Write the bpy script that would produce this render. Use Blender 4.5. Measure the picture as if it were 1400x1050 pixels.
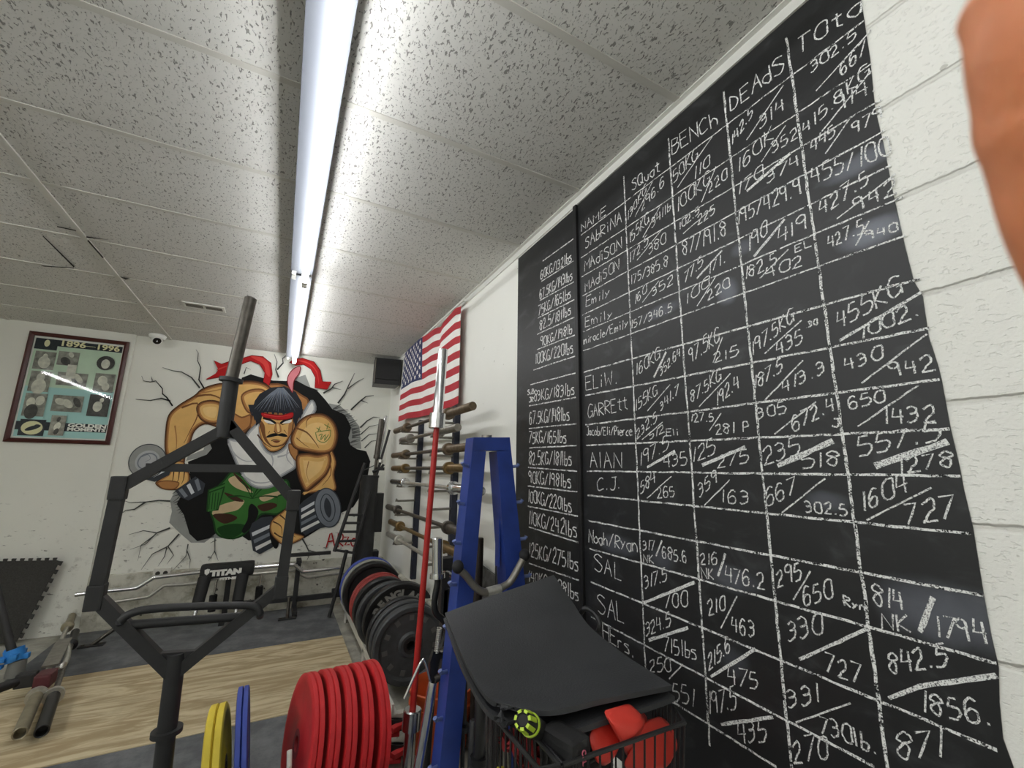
import bpy, bmesh, math, random
from mathutils import Vector, Matrix
from mathutils.geometry import tessellate_polygon
random.seed(7)
S = bpy.context.scene
COL = S.collection
for o in list(bpy.data.objects):
    bpy.data.objects.remove(o)

# ------------------------------------------------------------------ camera, world, exposure
CAMZ = 1.276                     # lens height above the floor
FPX = 592.0                      # focal length for a 1400 px wide frame
RW = Matrix(((0.88505321, -0.46531596, 0.01272315),
             (-0.10378717, -0.17061591, 0.97985633),
             (-0.45377202, -0.86854549, -0.19929798))).transposed()
cam_d = bpy.data.cameras.new('camera')
cam = bpy.data.objects.new('camera', cam_d)
COL.objects.link(cam)
cam_d.sensor_width = 36.0
cam_d.lens = FPX / 1400 * 36.0
cam_d.clip_start = 0.005
cam_d.dof.use_dof = True
cam_d.dof.focus_distance = 2.2
cam_d.dof.aperture_fstop = 13.0
cam.matrix_world = Matrix.Translation((0, 0, CAMZ)) @ RW.to_4x4()
S.camera = cam

wd = bpy.data.worlds.new('world')
S.world = wd
wd.use_nodes = True
wd.node_tree.nodes['Background'].inputs[0].default_value = (0.9, 0.95, 1.0, 1)
wd.node_tree.nodes['Background'].inputs[1].default_value = 0.02
S.view_settings.view_transform = 'Standard'
S.view_settings.look = 'None'
S.view_settings.gamma = 1.0
S.view_settings.use_curve_mapping = False
S.view_settings.exposure = 0.12
TUBE_POWER = 22.0                # radiance of the fluorescent tubes
ROW2_POWER = 72.0                # row further left, strength raised to lift the room's ambient light

# ------------------------------------------------------------------ helpers
def ray(u, v):
    return RW @ Vector((u - 700.0, 525.0 - v, -FPX))
def on_x(u, v, x):
    r = ray(u, v); r = r * (x / r.x); return Vector((r.x, r.y, r.z + CAMZ))
def on_y(u, v, y):
    r = ray(u, v); r = r * (y / r.y); return Vector((r.x, r.y, r.z + CAMZ))
def on_z(u, v, z):
    r = ray(u, v); r = r * ((z - CAMZ) / r.z); return Vector((r.x, r.y, r.z + CAMZ))

def lin(c):
    return tuple((x / 12.92 if x <= .04045 else ((x + .055) / 1.055) ** 2.4) for x in c)
def rgb(r, g, b):
    return lin((r / 255, g / 255, b / 255))

MATS = {}
def mat(name, col, rough=.5, metal=0., noise=0., nscale=20., bump=0., bscale=200., spec=.5, emit=None, estr=0., stretch=None):
    """procedural principled material; noise mottles the colour, bump roughens the surface"""
    if name in MATS: return MATS[name]
    m = bpy.data.materials.new(name); m.use_nodes = True
    nt = m.node_tree; N = nt.nodes; L = nt.links
    b = N['Principled BSDF']
    b.inputs['Base Color'].default_value = (*col, 1)
    b.inputs['Roughness'].default_value = rough
    b.inputs['Metallic'].default_value = metal
    b.inputs['Specular IOR Level'].default_value = spec
    if emit:
        b.inputs['Emission Color'].default_value = (*emit, 1)
        b.inputs['Emission Strength'].default_value = estr
    tc = N.new('ShaderNodeTexCoord')
    vec = tc.outputs['Object']
    if stretch:
        mp = N.new('ShaderNodeMapping'); mp.inputs['Scale'].default_value = stretch
        L.new(vec, mp.inputs['Vector']); vec = mp.outputs[0]
    if noise:
        n = N.new('ShaderNodeTexNoise'); n.inputs['Scale'].default_value = nscale; n.inputs['Detail'].default_value = 6
        L.new(vec, n.inputs['Vector'])
        r = N.new('ShaderNodeValToRGB')
        r.color_ramp.elements[0].position = .3; r.color_ramp.elements[1].position = .72
        r.color_ramp.elements[0].color = (*[max(0, c * (1 - noise)) for c in col], 1)
        r.color_ramp.elements[1].color = (*[min(1, c * (1 + noise)) for c in col], 1)
        L.new(n.outputs['Fac'], r.inputs[0]); L.new(r.outputs[0], b.inputs['Base Color'])
    if bump:
        n2 = N.new('ShaderNodeTexNoise'); n2.inputs['Scale'].default_value = bscale; n2.inputs['Detail'].default_value = 3
        L.new(vec, n2.inputs['Vector'])
        bp = N.new('ShaderNodeBump'); bp.inputs['Strength'].default_value = bump; bp.inputs['Distance'].default_value = .002
        L.new(n2.outputs['Fac'], bp.inputs['Height']); L.new(bp.outputs[0], b.inputs['Normal'])
    MATS[name] = m
    return m

class G:
    """small expression builder for shader node graphs"""
    def __init__(s, name):
        s.m = bpy.data.materials.new(name); s.m.use_nodes = True
        s.N = s.m.node_tree.nodes; s.L = s.m.node_tree.links
        s.b = s.N['Principled BSDF']; MATS[name] = s.m
        s.pos = s.N.new('ShaderNodeNewGeometry').outputs['Position']
        sp = s.N.new('ShaderNodeSeparateXYZ'); s.L.new(s.pos, sp.inputs[0])
        s.x, s.y, s.z = sp.outputs
    def put(s, sock, v):
        if hasattr(v, 'is_output'): s.L.new(v, sock)
        else: sock.default_value = v
    def math(s, op, a, b=0., c=0.):
        n = s.N.new('ShaderNodeMath'); n.operation = op
        for i, v in enumerate((a, b, c)): s.put(n.inputs[i], v)
        return n.outputs[0]
    def noise(s, scale, detail=3, vec=None, stretch=None, rough=.5, dist=0.):
        vec = vec or s.pos
        if stretch:
            mp = s.N.new('ShaderNodeMapping'); mp.inputs['Scale'].default_value = stretch
            s.L.new(vec, mp.inputs['Vector']); vec = mp.outputs[0]
        n = s.N.new('ShaderNodeTexNoise'); n.inputs['Scale'].default_value = scale
        n.inputs['Detail'].default_value = detail; n.inputs['Roughness'].default_value = rough
        n.inputs['Distortion'].default_value = dist
        s.L.new(vec, n.inputs['Vector']); return n.outputs['Fac']
    def ramp(s, v, a, b, lo=0., hi=1.):
        n = s.N.new('ShaderNodeMapRange'); n.interpolation_type = 'SMOOTHSTEP'
        s.put(n.inputs[0], v); n.inputs[1].default_value = a; n.inputs[2].default_value = b
        n.inputs[3].default_value = lo; n.inputs[4].default_value = hi; return n.outputs[0]
    def mix(s, f, a, b):
        n = s.N.new('ShaderNodeMix'); n.data_type = 'RGBA'
        s.put(n.inputs[0], f)
        s.put(n.inputs[6], a if hasattr(a, 'is_output') else (*a, 1)); s.put(n.inputs[7], b if hasattr(b, 'is_output') else (*b, 1))
        return n.outputs[2]
    def bump(s, h, strength=.5, dist=.003):
        n = s.N.new('ShaderNodeBump'); n.inputs['Strength'].default_value = strength; n.inputs['Distance'].default_value = dist
        s.L.new(h, n.inputs['Height']); s.L.new(n.outputs[0], s.b.inputs['Normal'])
    def done(s, col, rough=.6, spec=.5):
        s.put(s.b.inputs['Base Color'], col if hasattr(col, 'is_output') else (*col, 1))
        s.put(s.b.inputs['Roughness'], rough); s.b.inputs['Specular IOR Level'].default_value = spec
        return s.m

class MB:
    """mesh builder in world coordinates; build() links ONE object"""
    def __init__(s): s.v = []; s.f = []; s.mi = []; s.mats = []; s.sm = []
    def slot(s, m):
        if m is None: return 0
        if m not in s.mats: s.mats.append(m)
        return s.mats.index(m)
    def add(s, vs, fs, m=None, smooth=False):
        o = len(s.v); s.v += [Vector(p) for p in vs]; k = s.slot(m)
        for f in fs: s.f.append([i + o for i in f]); s.mi.append(k); s.sm.append(smooth)
        return s
    def box(s, c, d, rot=None, m=None, bev=0.):
        bm = bmesh.new(); bmesh.ops.create_cube(bm, size=1)
        for v in bm.verts: v.co = Vector((v.co.x * d[0], v.co.y * d[1], v.co.z * d[2]))
        if bev: bmesh.ops.bevel(bm, geom=bm.edges[:], offset=bev, segments=2, affect='EDGES', profile=.7)
        R = rot.to_3x3() if rot is not None else Matrix.Identity(3)
        c = Vector(c); bm.verts.index_update()
        s.add([R @ v.co + c for v in bm.verts], [[v.index for v in f.verts] for f in bm.faces], m, False)
        bm.free(); return s
    def tube(s, pts, r, seg=14, m=None, caps=True, hollow=0.):
        P = [Vector(p) for p in pts]; n = len(P)
        R = r if isinstance(r, (list, tuple)) else [r] * n
        T = []
        for i in range(n):
            t = (P[min(i + 1, n - 1)] - P[max(i - 1, 0)])
            T.append(t.normalized())
        a = Vector((0, 0, 1)) if abs(T[0].z) < .9 else Vector((1, 0, 0))
        u = T[0].cross(a).normalized(); vs = []
        for i in range(n):
            u = (u - T[i] * u.dot(T[i])).normalized(); w = T[i].cross(u)
            for k in range(seg):
                an = 2 * math.pi * k / seg
                vs.append(P[i] + (u * math.cos(an) + w * math.sin(an)) * R[i])
        fs = [[i * seg + k, i * seg + (k + 1) % seg, (i + 1) * seg + (k + 1) % seg, (i + 1) * seg + k] for i in range(n - 1) for k in range(seg)]
        s.add(vs, fs, m, True)
        if caps:
            s.add(vs[:seg], [list(range(seg))[::-1]], m); s.add(vs[-seg:], [list(range(seg))], m)
        return s
    def lathe(s, prof, org, axis, seg=40, m=None, smooth=True, rings=None):
        """prof: list of (distance along axis, radius)"""
        ax = Vector(axis).normalized(); a = Vector((0, 0, 1)) if abs(ax.z) < .9 else Vector((1, 0, 0))
        u = ax.cross(a).normalized(); w = ax.cross(u); o = Vector(org)
        vs = [o + ax * h + (u * math.cos(2 * math.pi * k / seg) + w * math.sin(2 * math.pi * k / seg)) * r for h, r in prof for k in range(seg)]
        fs = [[i * seg + k, i * seg + (k + 1) % seg, (i + 1) * seg + (k + 1) % seg, (i + 1) * seg + k] for i in range(len(prof) - 1) for k in range(seg)]
        return s.add(vs, fs, m, smooth)
    def poly(s, pts, m=None):
        pts = [Vector(p) for p in pts]
        s.add(pts, [list(t) for t in tessellate_polygon([pts])], m); return s
    def prism(s, pts, ext, m=None):
        """closed outline pushed along ext"""
        pts = [Vector(p) for p in pts]; e = Vector(ext); n = len(pts)
        tri = [list(t) for t in tessellate_polygon([pts])]
        s.add(pts + [p + e for p in pts], tri + [[i + n for i in t[::-1]] for t in tri] + [[i, (i + 1) % n, n + (i + 1) % n, n + i] for i in range(n)], m); return s
    def sphere(s, c, r, m=None, sc=(1, 1, 1), seg=20):
        vs = []; fs = []; h = seg // 2; c = Vector(c)
        for i in range(h + 1):
            for k in range(seg):
                th = math.pi * i / h; ph = 2 * math.pi * k / seg
                vs.append(c + Vector((math.sin(th) * math.cos(ph) * r * sc[0], math.sin(th) * math.sin(ph) * r * sc[1], math.cos(th) * r * sc[2])))
        for i in range(h):
            for k in range(seg): fs.append([i * seg + k, i * seg + (k + 1) % seg, (i + 1) * seg + (k + 1) % seg, (i + 1) * seg + k])
        return s.add(vs, fs, m, True)
    def grid(s, P, m=None, smooth=True):
        r = len(P); c = len(P[0])
        return s.add([p for row in P for p in row], [[i * c + j, i * c + j + 1, (i + 1) * c + j + 1, (i + 1) * c + j] for i in range(r - 1) for j in range(c - 1)], m, smooth)
    def build(s, name, m=None, parent=None, loc=None, weld=True):
        me = bpy.data.meshes.new(name)
        if parent is not None: base = Vector(parent['_b'])
        elif loc is not None: base = Vector(loc)
        else:
            xs = [p.x for p in s.v]; ys = [p.y for p in s.v]
            base = Vector(((min(xs) + max(xs)) / 2, (min(ys) + max(ys)) / 2, min(p.z for p in s.v)))
        me.from_pydata([p - base for p in s.v], [], s.f)
        if m is not None and not s.mats: me.materials.append(m)
        for q in s.mats: me.materials.append(q)
        me.polygons.foreach_set('material_index', s.mi); me.polygons.foreach_set('use_smooth', s.sm)
        bm = bmesh.new(); bm.from_mesh(me)
        if weld: bmesh.ops.remove_doubles(bm, verts=bm.verts[:], dist=1e-6)
        bmesh.ops.recalc_face_normals(bm, faces=bm.faces[:]); bm.to_mesh(me); bm.free()
        if any(s.sm): me.set_sharp_from_angle(angle=math.radians(38))
        o = bpy.data.objects.new(name, me); COL.objects.link(o)
        o['_b'] = tuple(base)
        if parent is not None: o.parent = parent
        else: o.location = base
        return o

def tag(o, label=None, cat=None, group=None, kind=None):
    if label: o['label'] = label
    if cat: o['category'] = cat
    if group: o['group'] = group
    if kind: o['kind'] = kind
    return o
def thing(name, label, cat, loc, group=None):
    o = bpy.data.objects.new(name, None); COL.objects.link(o); o.empty_display_size = .05
    o.location = loc; o['_b'] = tuple(loc)
    return tag(o, label, cat, group)
def struct(name, mb, m=None):
    return tag(mb.build(name, m, loc=(0, 0, 0)), kind='structure')
def copy_tree(o, loc, parent=None):
    c = o.copy(); COL.objects.link(c)
    if parent: c.parent = parent
    else: c.location = loc
    for ch in list(o.children): copy_tree(ch, None, c)
    return c
def catmull(pts, n=4, closed=False):
    P = [Vector(p) for p in pts]; k = len(P); out = []
    for i in range(k if closed else k - 1):
        if closed: a, b, c, d = P[(i - 1) % k], P[i], P[(i + 1) % k], P[(i + 2) % k]
        else: a, b, c, d = P[max(i - 1, 0)], P[i], P[i + 1], P[min(i + 2, k - 1)]
        for j in range(n):
            t = j / n
            out.append(.5 * ((2 * b) + (c - a) * t + (2 * a - 5 * b + 4 * c - d) * t * t + (3 * b - a - 3 * c + d) * t ** 3))
    if not closed: out.append(P[-1])
    return out
def font_mb(text, size, org, right, up, m=None, depth=.0, offset=0., width=None):
    """built-in font text laid on the plane spanned by right / up"""
    cu = bpy.data.curves.new('t', 'FONT'); cu.body = text; cu.size = size; cu.offset = offset; cu.extrude = depth; cu.resolution_u = 3
    ob = bpy.data.objects.new('t', cu); COL.objects.link(ob)
    dg = bpy.context.evaluated_depsgraph_get(); me = bpy.data.meshes.new_from_object(ob.evaluated_get(dg))
    bpy.data.objects.remove(ob)
    r = Vector(right).normalized(); u = Vector(up).normalized(); n = r.cross(u); o = Vector(org)
    wmax = max(v.co.x for v in me.vertices); sx = (width / wmax) if width else 1
    mb = MB(); mb.add([o + r * v.co.x * sx + u * v.co.y + n * v.co.z for v in me.vertices], [list(p.vertices) for p in me.polygons], m)
    bpy.data.meshes.remove(me); return mb

# ------------------------------------------------------------------ room dimensions
XR, YB, ZC = 1.012, 4.87, 2.436
XL, YF = -4.6, -2.6
LEDGE = .415

# ---- materials of the shell
g = G('ceiling_tile')
n1 = g.noise(1, 2, stretch=(130, 62, 60), dist=.7); fis = g.ramp(n1, .345, .40, 1., 0.)
n2 = g.noise(140, 2); pin = g.ramp(n2, .3, .36, 1., 0.)
pit = g.math('MAXIMUM', fis, g.math('MULTIPLY', pin, .6))
base = g.mix(g.noise(1.3, 4), rgb(216, 215, 210), rgb(227, 226, 221))
g.bump(g.math('MULTIPLY', pit, -1.), .9, .003)
M_CEIL = g.done(g.mix(g.math('MULTIPLY', pit, .72), base, rgb(104, 102, 97)), .9, .2)

g = G('painted_wall')
dirt = g.math('MULTIPLY', g.ramp(g.noise(9, 6, rough=.7), .56, .72), g.ramp(g.z, .2, 1.05, 1., 0.))
scuff = g.math('MULTIPLY', g.ramp(g.noise(1, 5, stretch=(14, 14, 34), rough=.65), .62, .68), g.ramp(g.z, .75, 1.15, 1., .05))
base = g.mix(g.noise(2.2, 4), rgb(222, 222, 212), rgb(233, 233, 224))
c = g.mix(g.math('MULTIPLY', dirt, .65), base, rgb(140, 136, 122)); c = g.mix(g.math('MULTIPLY', scuff, .75), c, rgb(95, 92, 84))
g.bump(g.noise(120, 3), .25, .002)
M_WALL = g.done(c, .75, .3)

g = G('foundation_ledge')
c = g.mix(g.ramp(g.noise(7, 6, rough=.7), .42, .68), rgb(205, 203, 190), rgb(150, 146, 128))
c = g.mix(g.ramp(g.noise(22, 4), .66, .72), c, rgb(70, 66, 58))
g.bump(g.noise(45, 5), .6, .006)
M_LEDGE = g.done(c, .85, .25)

g = G('painted_block')
fz = g.math('FRACT', g.math('DIVIDE', g.math('SUBTRACT', g.z, .9955), .2032))
dz = g.math('MULTIPLY', g.math('MINIMUM', fz, g.math('SUBTRACT', 1., fz)), .2032)
near = g.ramp(g.y, 1.86, 1.9, 1., 0.)
groove = g.math('MULTIPLY', g.ramp(g.math('ADD', dz, g.math('MULTIPLY', g.math('SUBTRACT', g.noise(60, 2), .5), .006)), .002, .0075, 1., 0.), near)
pits = g.math('MULTIPLY', g.ramp(g.noise(1, 3, stretch=(90, 60, 130)), .36, .43, 1., 0.), near)
h = g.math('ADD', g.math('MULTIPLY', groove, -1.), g.math('ADD', g.math('MULTIPLY', pits, -.2), g.math('MULTIPLY', g.noise(170, 3), .22)))
g.bump(h, .85, .0055)
spot = g.ramp(g.noise(34, 2), .76, .78)
c = g.mix(g.noise(2.5, 4), rgb(226, 226, 218), rgb(236, 236, 230))
c = g.mix(g.math('MULTIPLY', groove, .25), c, rgb(170, 166, 154)); c = g.mix(g.math('MULTIPLY', spot, .5), c, rgb(140, 135, 125))
M_BLOCK = g.done(c, .7, .3)

g = G('concrete_floor')
c = g.mix(g.ramp(g.noise(5, 6, rough=.65), .35, .7), rgb(150, 148, 138), rgb(188, 186, 172))
M_FLOOR = g.done(g.mix(g.ramp(g.noise(30, 3), .7, .76), c, rgb(90, 88, 80)), .8, .3)
M_TEE = mat('tee_white', rgb(206, 204, 196), .5)
M_WHITE = mat('white_enamel', rgb(236, 236, 230), .35)
M_OFFW = mat('white_steel', rgb(214, 212, 203), .4, noise=.12, nscale=30)

# ------------------------------------------------------------------ shell
b = MB(); b.box(((XL + XR) / 2, (YF + YB) / 2, -.05), (XR - XL + .4, YB - YF + .4, .1)); struct('floor', b, M_FLOOR)
b = MB(); b.box(((XL + XR) / 2, (YF + YB) / 2, ZC + .05), (XR - XL + .4, YB - YF + .4, .1)); struct('ceiling', b, M_CEIL)
b = MB(); b.box((XR + .05, (YF + YB) / 2, ZC / 2), (.1, YB - YF + .4, ZC)); struct('wall_right', b, M_BLOCK)
b = MB(); b.box(((XL + XR) / 2, YB + .05, ZC / 2), (XR - XL, .1, ZC))
b.box(((XL - 1.262) / 2, YB - .011, ZC / 2), (-1.262 - XL, .022, ZC)); struct('wall_back', b, M_WALL)
b = MB(); b.box((XL - .05, (YF + YB) / 2, ZC / 2), (.1, YB - YF + .4, ZC)); struct('wall_left', b, M_WALL)
b = MB(); b.box(((XL + XR) / 2, YF - .05, ZC / 2), (XR - XL, .1, ZC)); struct('wall_front', b, M_WALL)
b = MB(); b.box(((-1.262 + XR) / 2, YB - .02, LEDGE / 2), (XR + 1.262, .04, LEDGE), bev=.006); struct('trim_1', b, M_LEDGE)
b = MB(); b.box((XR - .02, (1.9 + YB - .04) / 2, LEDGE / 2), (.04, YB - .04 - 1.9, LEDGE), bev=.006); struct('trim_2', b, M_LEDGE)
# wall angle under the ceiling along the right wall
b = MB(); b.box((XR - .004, (YF + YB) / 2, ZC - .018), (.008, YB - YF, .036)); b.box((XR - .012, (YF + YB) / 2, ZC - .002), (.024, YB - YF, .004)); struct('trim_3', b, M_WHITE)
# suspended ceiling grid: cross tees and main tees
b = MB()
for k in range(-7, 9):
    y = .791 + .5165 * k
    if YF < y < YB: b.box(((XL + XR) / 2, y, ZC - .0015), (XR - XL, .022, .003))
for x in (-1.018, -2.07, -3.12, -4.17): b.box((x, (YF + YB) / 2, ZC - .003), (.026, YB - YF, .006))
struct('trim_4', b, M_TEE)
# a slipped tile with dark gaps left of the main tee
M_GAP = mat('dark_gap', rgb(40, 38, 33), .9)
b = MB()
for pts in ([(78, 309), (104, 314.5), (104, 316), (78, 310.5)], [(101, 366), (58, 323), (59, 322), (102, 364)], [(118, 323), (150, 328), (118, 325)], [(121, 328), (142, 352), (140, 353), (119, 329)], [(163, 378), (178, 381), (172, 382.5)], [(56, 367 - 4), (101, 366), (101, 367), (60, 364.5)]):
    b.poly([on_z(u, v, ZC - .0068) for u, v in pts])
struct('trim_5', b, M_GAP)

# ------------------------------------------------------------------ fluorescent strip lights
M_TUBE = mat('lit_tube', (1, 1, 1), .4, emit=(.985, .995, 1.0), estr=TUBE_POWER)
M_TUBE2 = mat('lit_tube_bright', (1, 1, 1), .4, emit=(.985, .995, 1.0), estr=ROW2_POWER)
M_REFL = mat('fixture_reflector', rgb(112, 116, 124), .45, .3)
M_SOCK = mat('tube_socket', rgb(225, 225, 218), .4)
def strip_light(x, y0, y1, label, tube=None):
    drop = .1
    r = thing('strip_light', label, 'ceiling light', (x, (y0 + y1) / 2, ZC - .1), 'fluorescent strip lights')
    b = MB(); b.box((x + .002, (y0 + y1) / 2, ZC - .027), (.075, y1 - y0, .046)); b.build('housing', M_REFL, r)
    b = MB()                                        # sheet reflector sloping down to its left lip
    P = [(x + .050, ZC - .046), (x + .049, ZC - .053), (x - .02, ZC - .056), (x - .062, ZC - .055), (x - .063, ZC - .046)]
    Q = [(px, pz + .0025) for px, pz in P]
    for A in (P, Q): b.grid([[Vector((px, y0, pz)), Vector((px, y1, pz))] for px, pz in A])
    b.build('reflector', M_REFL, r)
    b = MB(); b.tube([(x + .014, y0 + .03, ZC - drop), (x + .014, y1 - .03, ZC - drop)], .017, 16); b.build('fluorescent_tube', tube or M_TUBE, r)
    for y in (y0 + .015, y1 - .015):
        b = MB(); b.box((x + .014, y, ZC - .088), (.03, .024, .062), bev=.003); b.build('socket', M_SOCK, r)
        b = MB(); b.box((x - .045, y, ZC - .066), (.022, .02, .022), bev=.002); b.build('end_clip', M_SOCK, r)
strip_light(0, 2.655, 4.80, 'lit strip light on the ceiling, the far one ending above the mural')
strip_light(0, .18, 2.625, 'lit strip light on the ceiling, the near one running out of the frame top')
strip_light(0, -2.3, .15, 'strip light on the ceiling straight above and behind the viewer')
strip_light(-2.6, .35, 2.78, 'strip light on the ceiling far left, mirrored in the framed poster', M_TUBE2)
strip_light(-2.6, -2.1, .32, 'strip light on the ceiling far left and behind the viewer', M_TUBE2)

# ceiling vent and dome camera
M_DARK = mat('vent_dark', rgb(52, 50, 44), .8)
vc = Vector((-.613, 3.71, ZC))
r = thing('ceiling_vent', 'small white slotted air vent in the ceiling left of the strip light', 'vent', (vc.x, vc.y, ZC - .008))
b = MB(); b.box((vc.x, vc.y, ZC - .003), (.255, .115, .006), bev=.002); b.build('vent_frame', M_WHITE, r)
b = MB()
for i in range(26):
    if i in (12, 13): continue
    b.box((vc.x - .108 + .0086 * i, vc.y, ZC - .0066), (.0046, .062, .0024))
b.build('slot', M_DARK, r)
r = thing('dome_camera', 'white dome security camera on the ceiling by the framed poster', 'security camera', (-1.09, 4.76, ZC - .085))
b = MB(); b.lathe([(0, .0), (0, .062), (-.012, .064), (-.03, .058), (-.04, .05)], (-1.09, 4.76, ZC), (0, 0, 1)); b.build('base', M_WHITE, r)
b = MB(); b.sphere((-1.09, 4.755, ZC - .045), .042); b.build('eyeball', M_WHITE, r)
b = MB(); b.lathe([(0, 0), (0, .026), (-.006, .03)], Vector((-1.09, 4.755, ZC - .045)) + Vector((.25, -.8, -.5)).normalized() * .041, (.25, -.8, -.5), 24); b.build('lens', mat('lens_black', rgb(18, 18, 18), .15), r)

# ------------------------------------------------------------------ chalkboard on the right wall
g = G('chalkboard_paint')
smear = g.math('MULTIPLY', g.ramp(g.noise(1, 5, stretch=(4, 9, 16), rough=.6, dist=.6), .52, .8), .10)
col = g.mix(smear, rgb(25, 26, 27), rgb(150, 152, 156))
def smudge(u, v, ru, rv, amt):
    global col
    p = on_x(u, v, XR); 
    dy = g.math('DIVIDE', g.math('SUBTRACT', g.y, p.y), ru); dz_ = g.math('DIVIDE', g.math('SUBTRACT', g.z, p.z), rv)
    d = g.math('ADD', g.math('MULTIPLY', dy, dy), g.math('MULTIPLY', dz_, dz_))
    d = g.math('ADD', d, g.math('MULTIPLY', g.math('SUBTRACT', g.noise(26, 4), .5), 1.1))
    col = g.mix(g.math('MULTIPLY', g.ramp(d, -.3, 1.7, 1., 0.), amt), col, rgb(150, 155, 168))
for a in ((1195, 318, .055, .028, .55), (1180, 222, .075, .022, .35), (995, 398, .03, .035, .4), (905, 425, .07, .02, .25), (1015, 340, .03, .02, .2),
          (1290, 838, .09, .05, .28), (845, 745, .09, .03, .2), (1000, 790, .07, .03, .2), (905, 765, .05, .03, .15), (1130, 685, .04, .02, .2), (1005, 905, .04, .03, .12)):
    smudge(*a)
g.bump(g.noise(90, 4), .12, .002)
M_BOARD = g.done(col, .48, .5)
board = thing('chalkboard', 'big black chalkboard of lifting records painted on the right wall', 'chalkboard', (XR, 1.1, .4))
def board_x(y): return XR - .002
edge_top = ZC - .037
DIV_Y = 1.358
R_EDGE = [(1183, 18), (1190, 80), (1197, 150), (1209, 200), (1221, 262), (1236, 330), (1250, 385), (1262, 405), (1270, 460), (1283, 500), (1288, 520), (1299, 580), (1313, 640), (1318, 668), (1331, 722), (1345, 810), (1356, 870), (1366, 912), (1367, 960), (1372, 1010), (1386, 1048)]
ed = [on_x(u, v, XR) for u, v in R_EDGE]
pts = [Vector((XR, DIV_Y - .012, edge_top))] + [Vector((XR, ed[0].y, edge_top))] + ed[1:] + [Vector((XR, .33, .42)), Vector((XR, DIV_Y - .012, .42))]
b = MB(); b.prism([Vector((XR - .0005, p.y, p.z)) for p in pts], (-.002, 0, 0)); b.build('records_panel', M_BOARD, board)
b = MB(); b.box((XR - .0015, (1.878 + DIV_Y + .012) / 2, (edge_top - .006 + .42) / 2), (.003, 1.878 - DIV_Y - .012, edge_top - .006 - .42)); b.build('weight_class_panel', M_BOARD, board)
b = MB(); b.box((XR - .007, DIV_Y, (edge_top + .42) / 2), (.014, .022, edge_top - .42), bev=.003); b.build('seam_strip', mat('seam_black', rgb(20, 20, 21), .5), board)

g = G('chalk')
k = g.ramp(g.noise(420, 3, rough=.7), .38, .52)
M_CHALK = g.done(g.mix(k, rgb(70, 71, 73), rgb(232, 233, 230)), .95, .1)
g = G('chalk_broken')
k = g.ramp(g.math('ADD', g.noise(330, 3, rough=.7), g.math('MULTIPLY', g.math('SUBTRACT', g.noise(70, 3), .5), .55)), .40, .54)
M_CHALKB = g.done(g.mix(k, rgb(38, 39, 40), rgb(232, 233, 230)), .95, .1)
XC = XR - .0034
def stroke(mb, pts, w, wob=.0006):
    """chalk line along wall points (x ignored)"""
    P = []
    for i in range(len(pts) - 1):
        a, c = pts[i], pts[i + 1]; n = max(1, int((c - a).length / .02))
        for j in range(n): P.append(a.lerp(c, j / n))
    P.append(pts[-1]); n = len(P)
    if n < 2: return
    L = []; R = []
    for i in range(n):
        t = P[min(i + 1, n - 1)] - P[max(i - 1, 0)]
        if t.length < 1e-7: t = Vector((0, 1, 0))
        t.normalize(); nn = Vector((0, -t.z, t.y)); ww = w * random.uniform(.8, 1.15) / 2
        q = Vector((XC + random.uniform(-1e-4, 1e-4), P[i].y + random.uniform(-wob, wob), P[i].z + random.uniform(-wob, wob)))
        L.append(q + nn * ww); R.append(q - nn * ww)
    mb.add(L + R, [[i, i + 1, n + i + 1, n + i] for i in range(n - 1)])
def W(u, v): return on_x(u, v, XR)

GL = {'0': (5, '~391804113051545839'), '1': (2, '2910'), '2': (5, '~0718394845231100,0050'), '3': (5, '~08294735154542311001'), '4': (5, '190454,4840'), 
 '6': (5, '~48290602103041442503'), '7': (5, '095910'), '8': (5, '~4829073543301103255648'), '9': (5, '~4829080625464840,4840'), '.': (2, '1011'), '/': (5, '0059'), '-': (4, '0444'),
 'K': (5, '0900,490450'), 'G': (5, '~582906022052,345450'), 'l': (2, '1910'), 'b': (4, '0900,~043443301000'), 's': (4, '~45150433413000'), 'N': (5, '00095059'), 'A': (5, '002950,1444'), 'M': (6, '0009346960'),
 'E': (5, '59090050,0545'), 'S': (5, '~58290735533001'), 'Q': (6, '~391804113051545839,3260'), 'u': (4, '~0502113043,4540'), 'a': (4, '~4525040220304244,4540'), 't': (4, '282140,0646'), 'n': (4, '0500,~03254340'),
 'c': (4, '~452503012040'), 'h': (4, '0900,~03254340'), 'd': (4, '~4425040220304244,4940'), 'T': (5, '0959,2920'), 'o': (4, '~25030120414325'), 'i': (2, '1510,1718'), 'R': (5, '0009,~0948560402,0450'), 'y': (4, '0522,4500'),
 'm': (6, '0500,~03152320,~23455350'), 'r': (4, '0500,~031535'), 'e': (4, '~0343442503021040'), 'L': (4, '090040'), 'J': (4, '~4942301001,1959'), 'P': (4, '0009,~0939474504'), 'C': (5, '~583906031051'), 'W': (6, '0910355069'),
 'B': (5, '0009,~094847350' + '5,~0545533000'), 'D': (5, '0009,~0946533000'), 'H': (5, '0009,5059,0555'), 'I': (2, '1910'), ' ': (3, ''), 'q': (4, '')}
GL['5'] = (5, '491905,~054553413000')
def parse(s):
    out = []
    for part in s.split(','):
        sm = part.startswith('~'); part = part.lstrip('~')
        p = [Vector((int(part[i]), int(part[i + 1]), 0)) for i in range(0, len(part) - 1, 2)]
        if len(p) > 1: out.append(catmull(p, 4) if sm and len(p) > 2 else p)
    return out
GL['O'] = GL['0']
GLP = {c: (w, parse(s)) for c, (w, s) in GL.items()}
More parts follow.
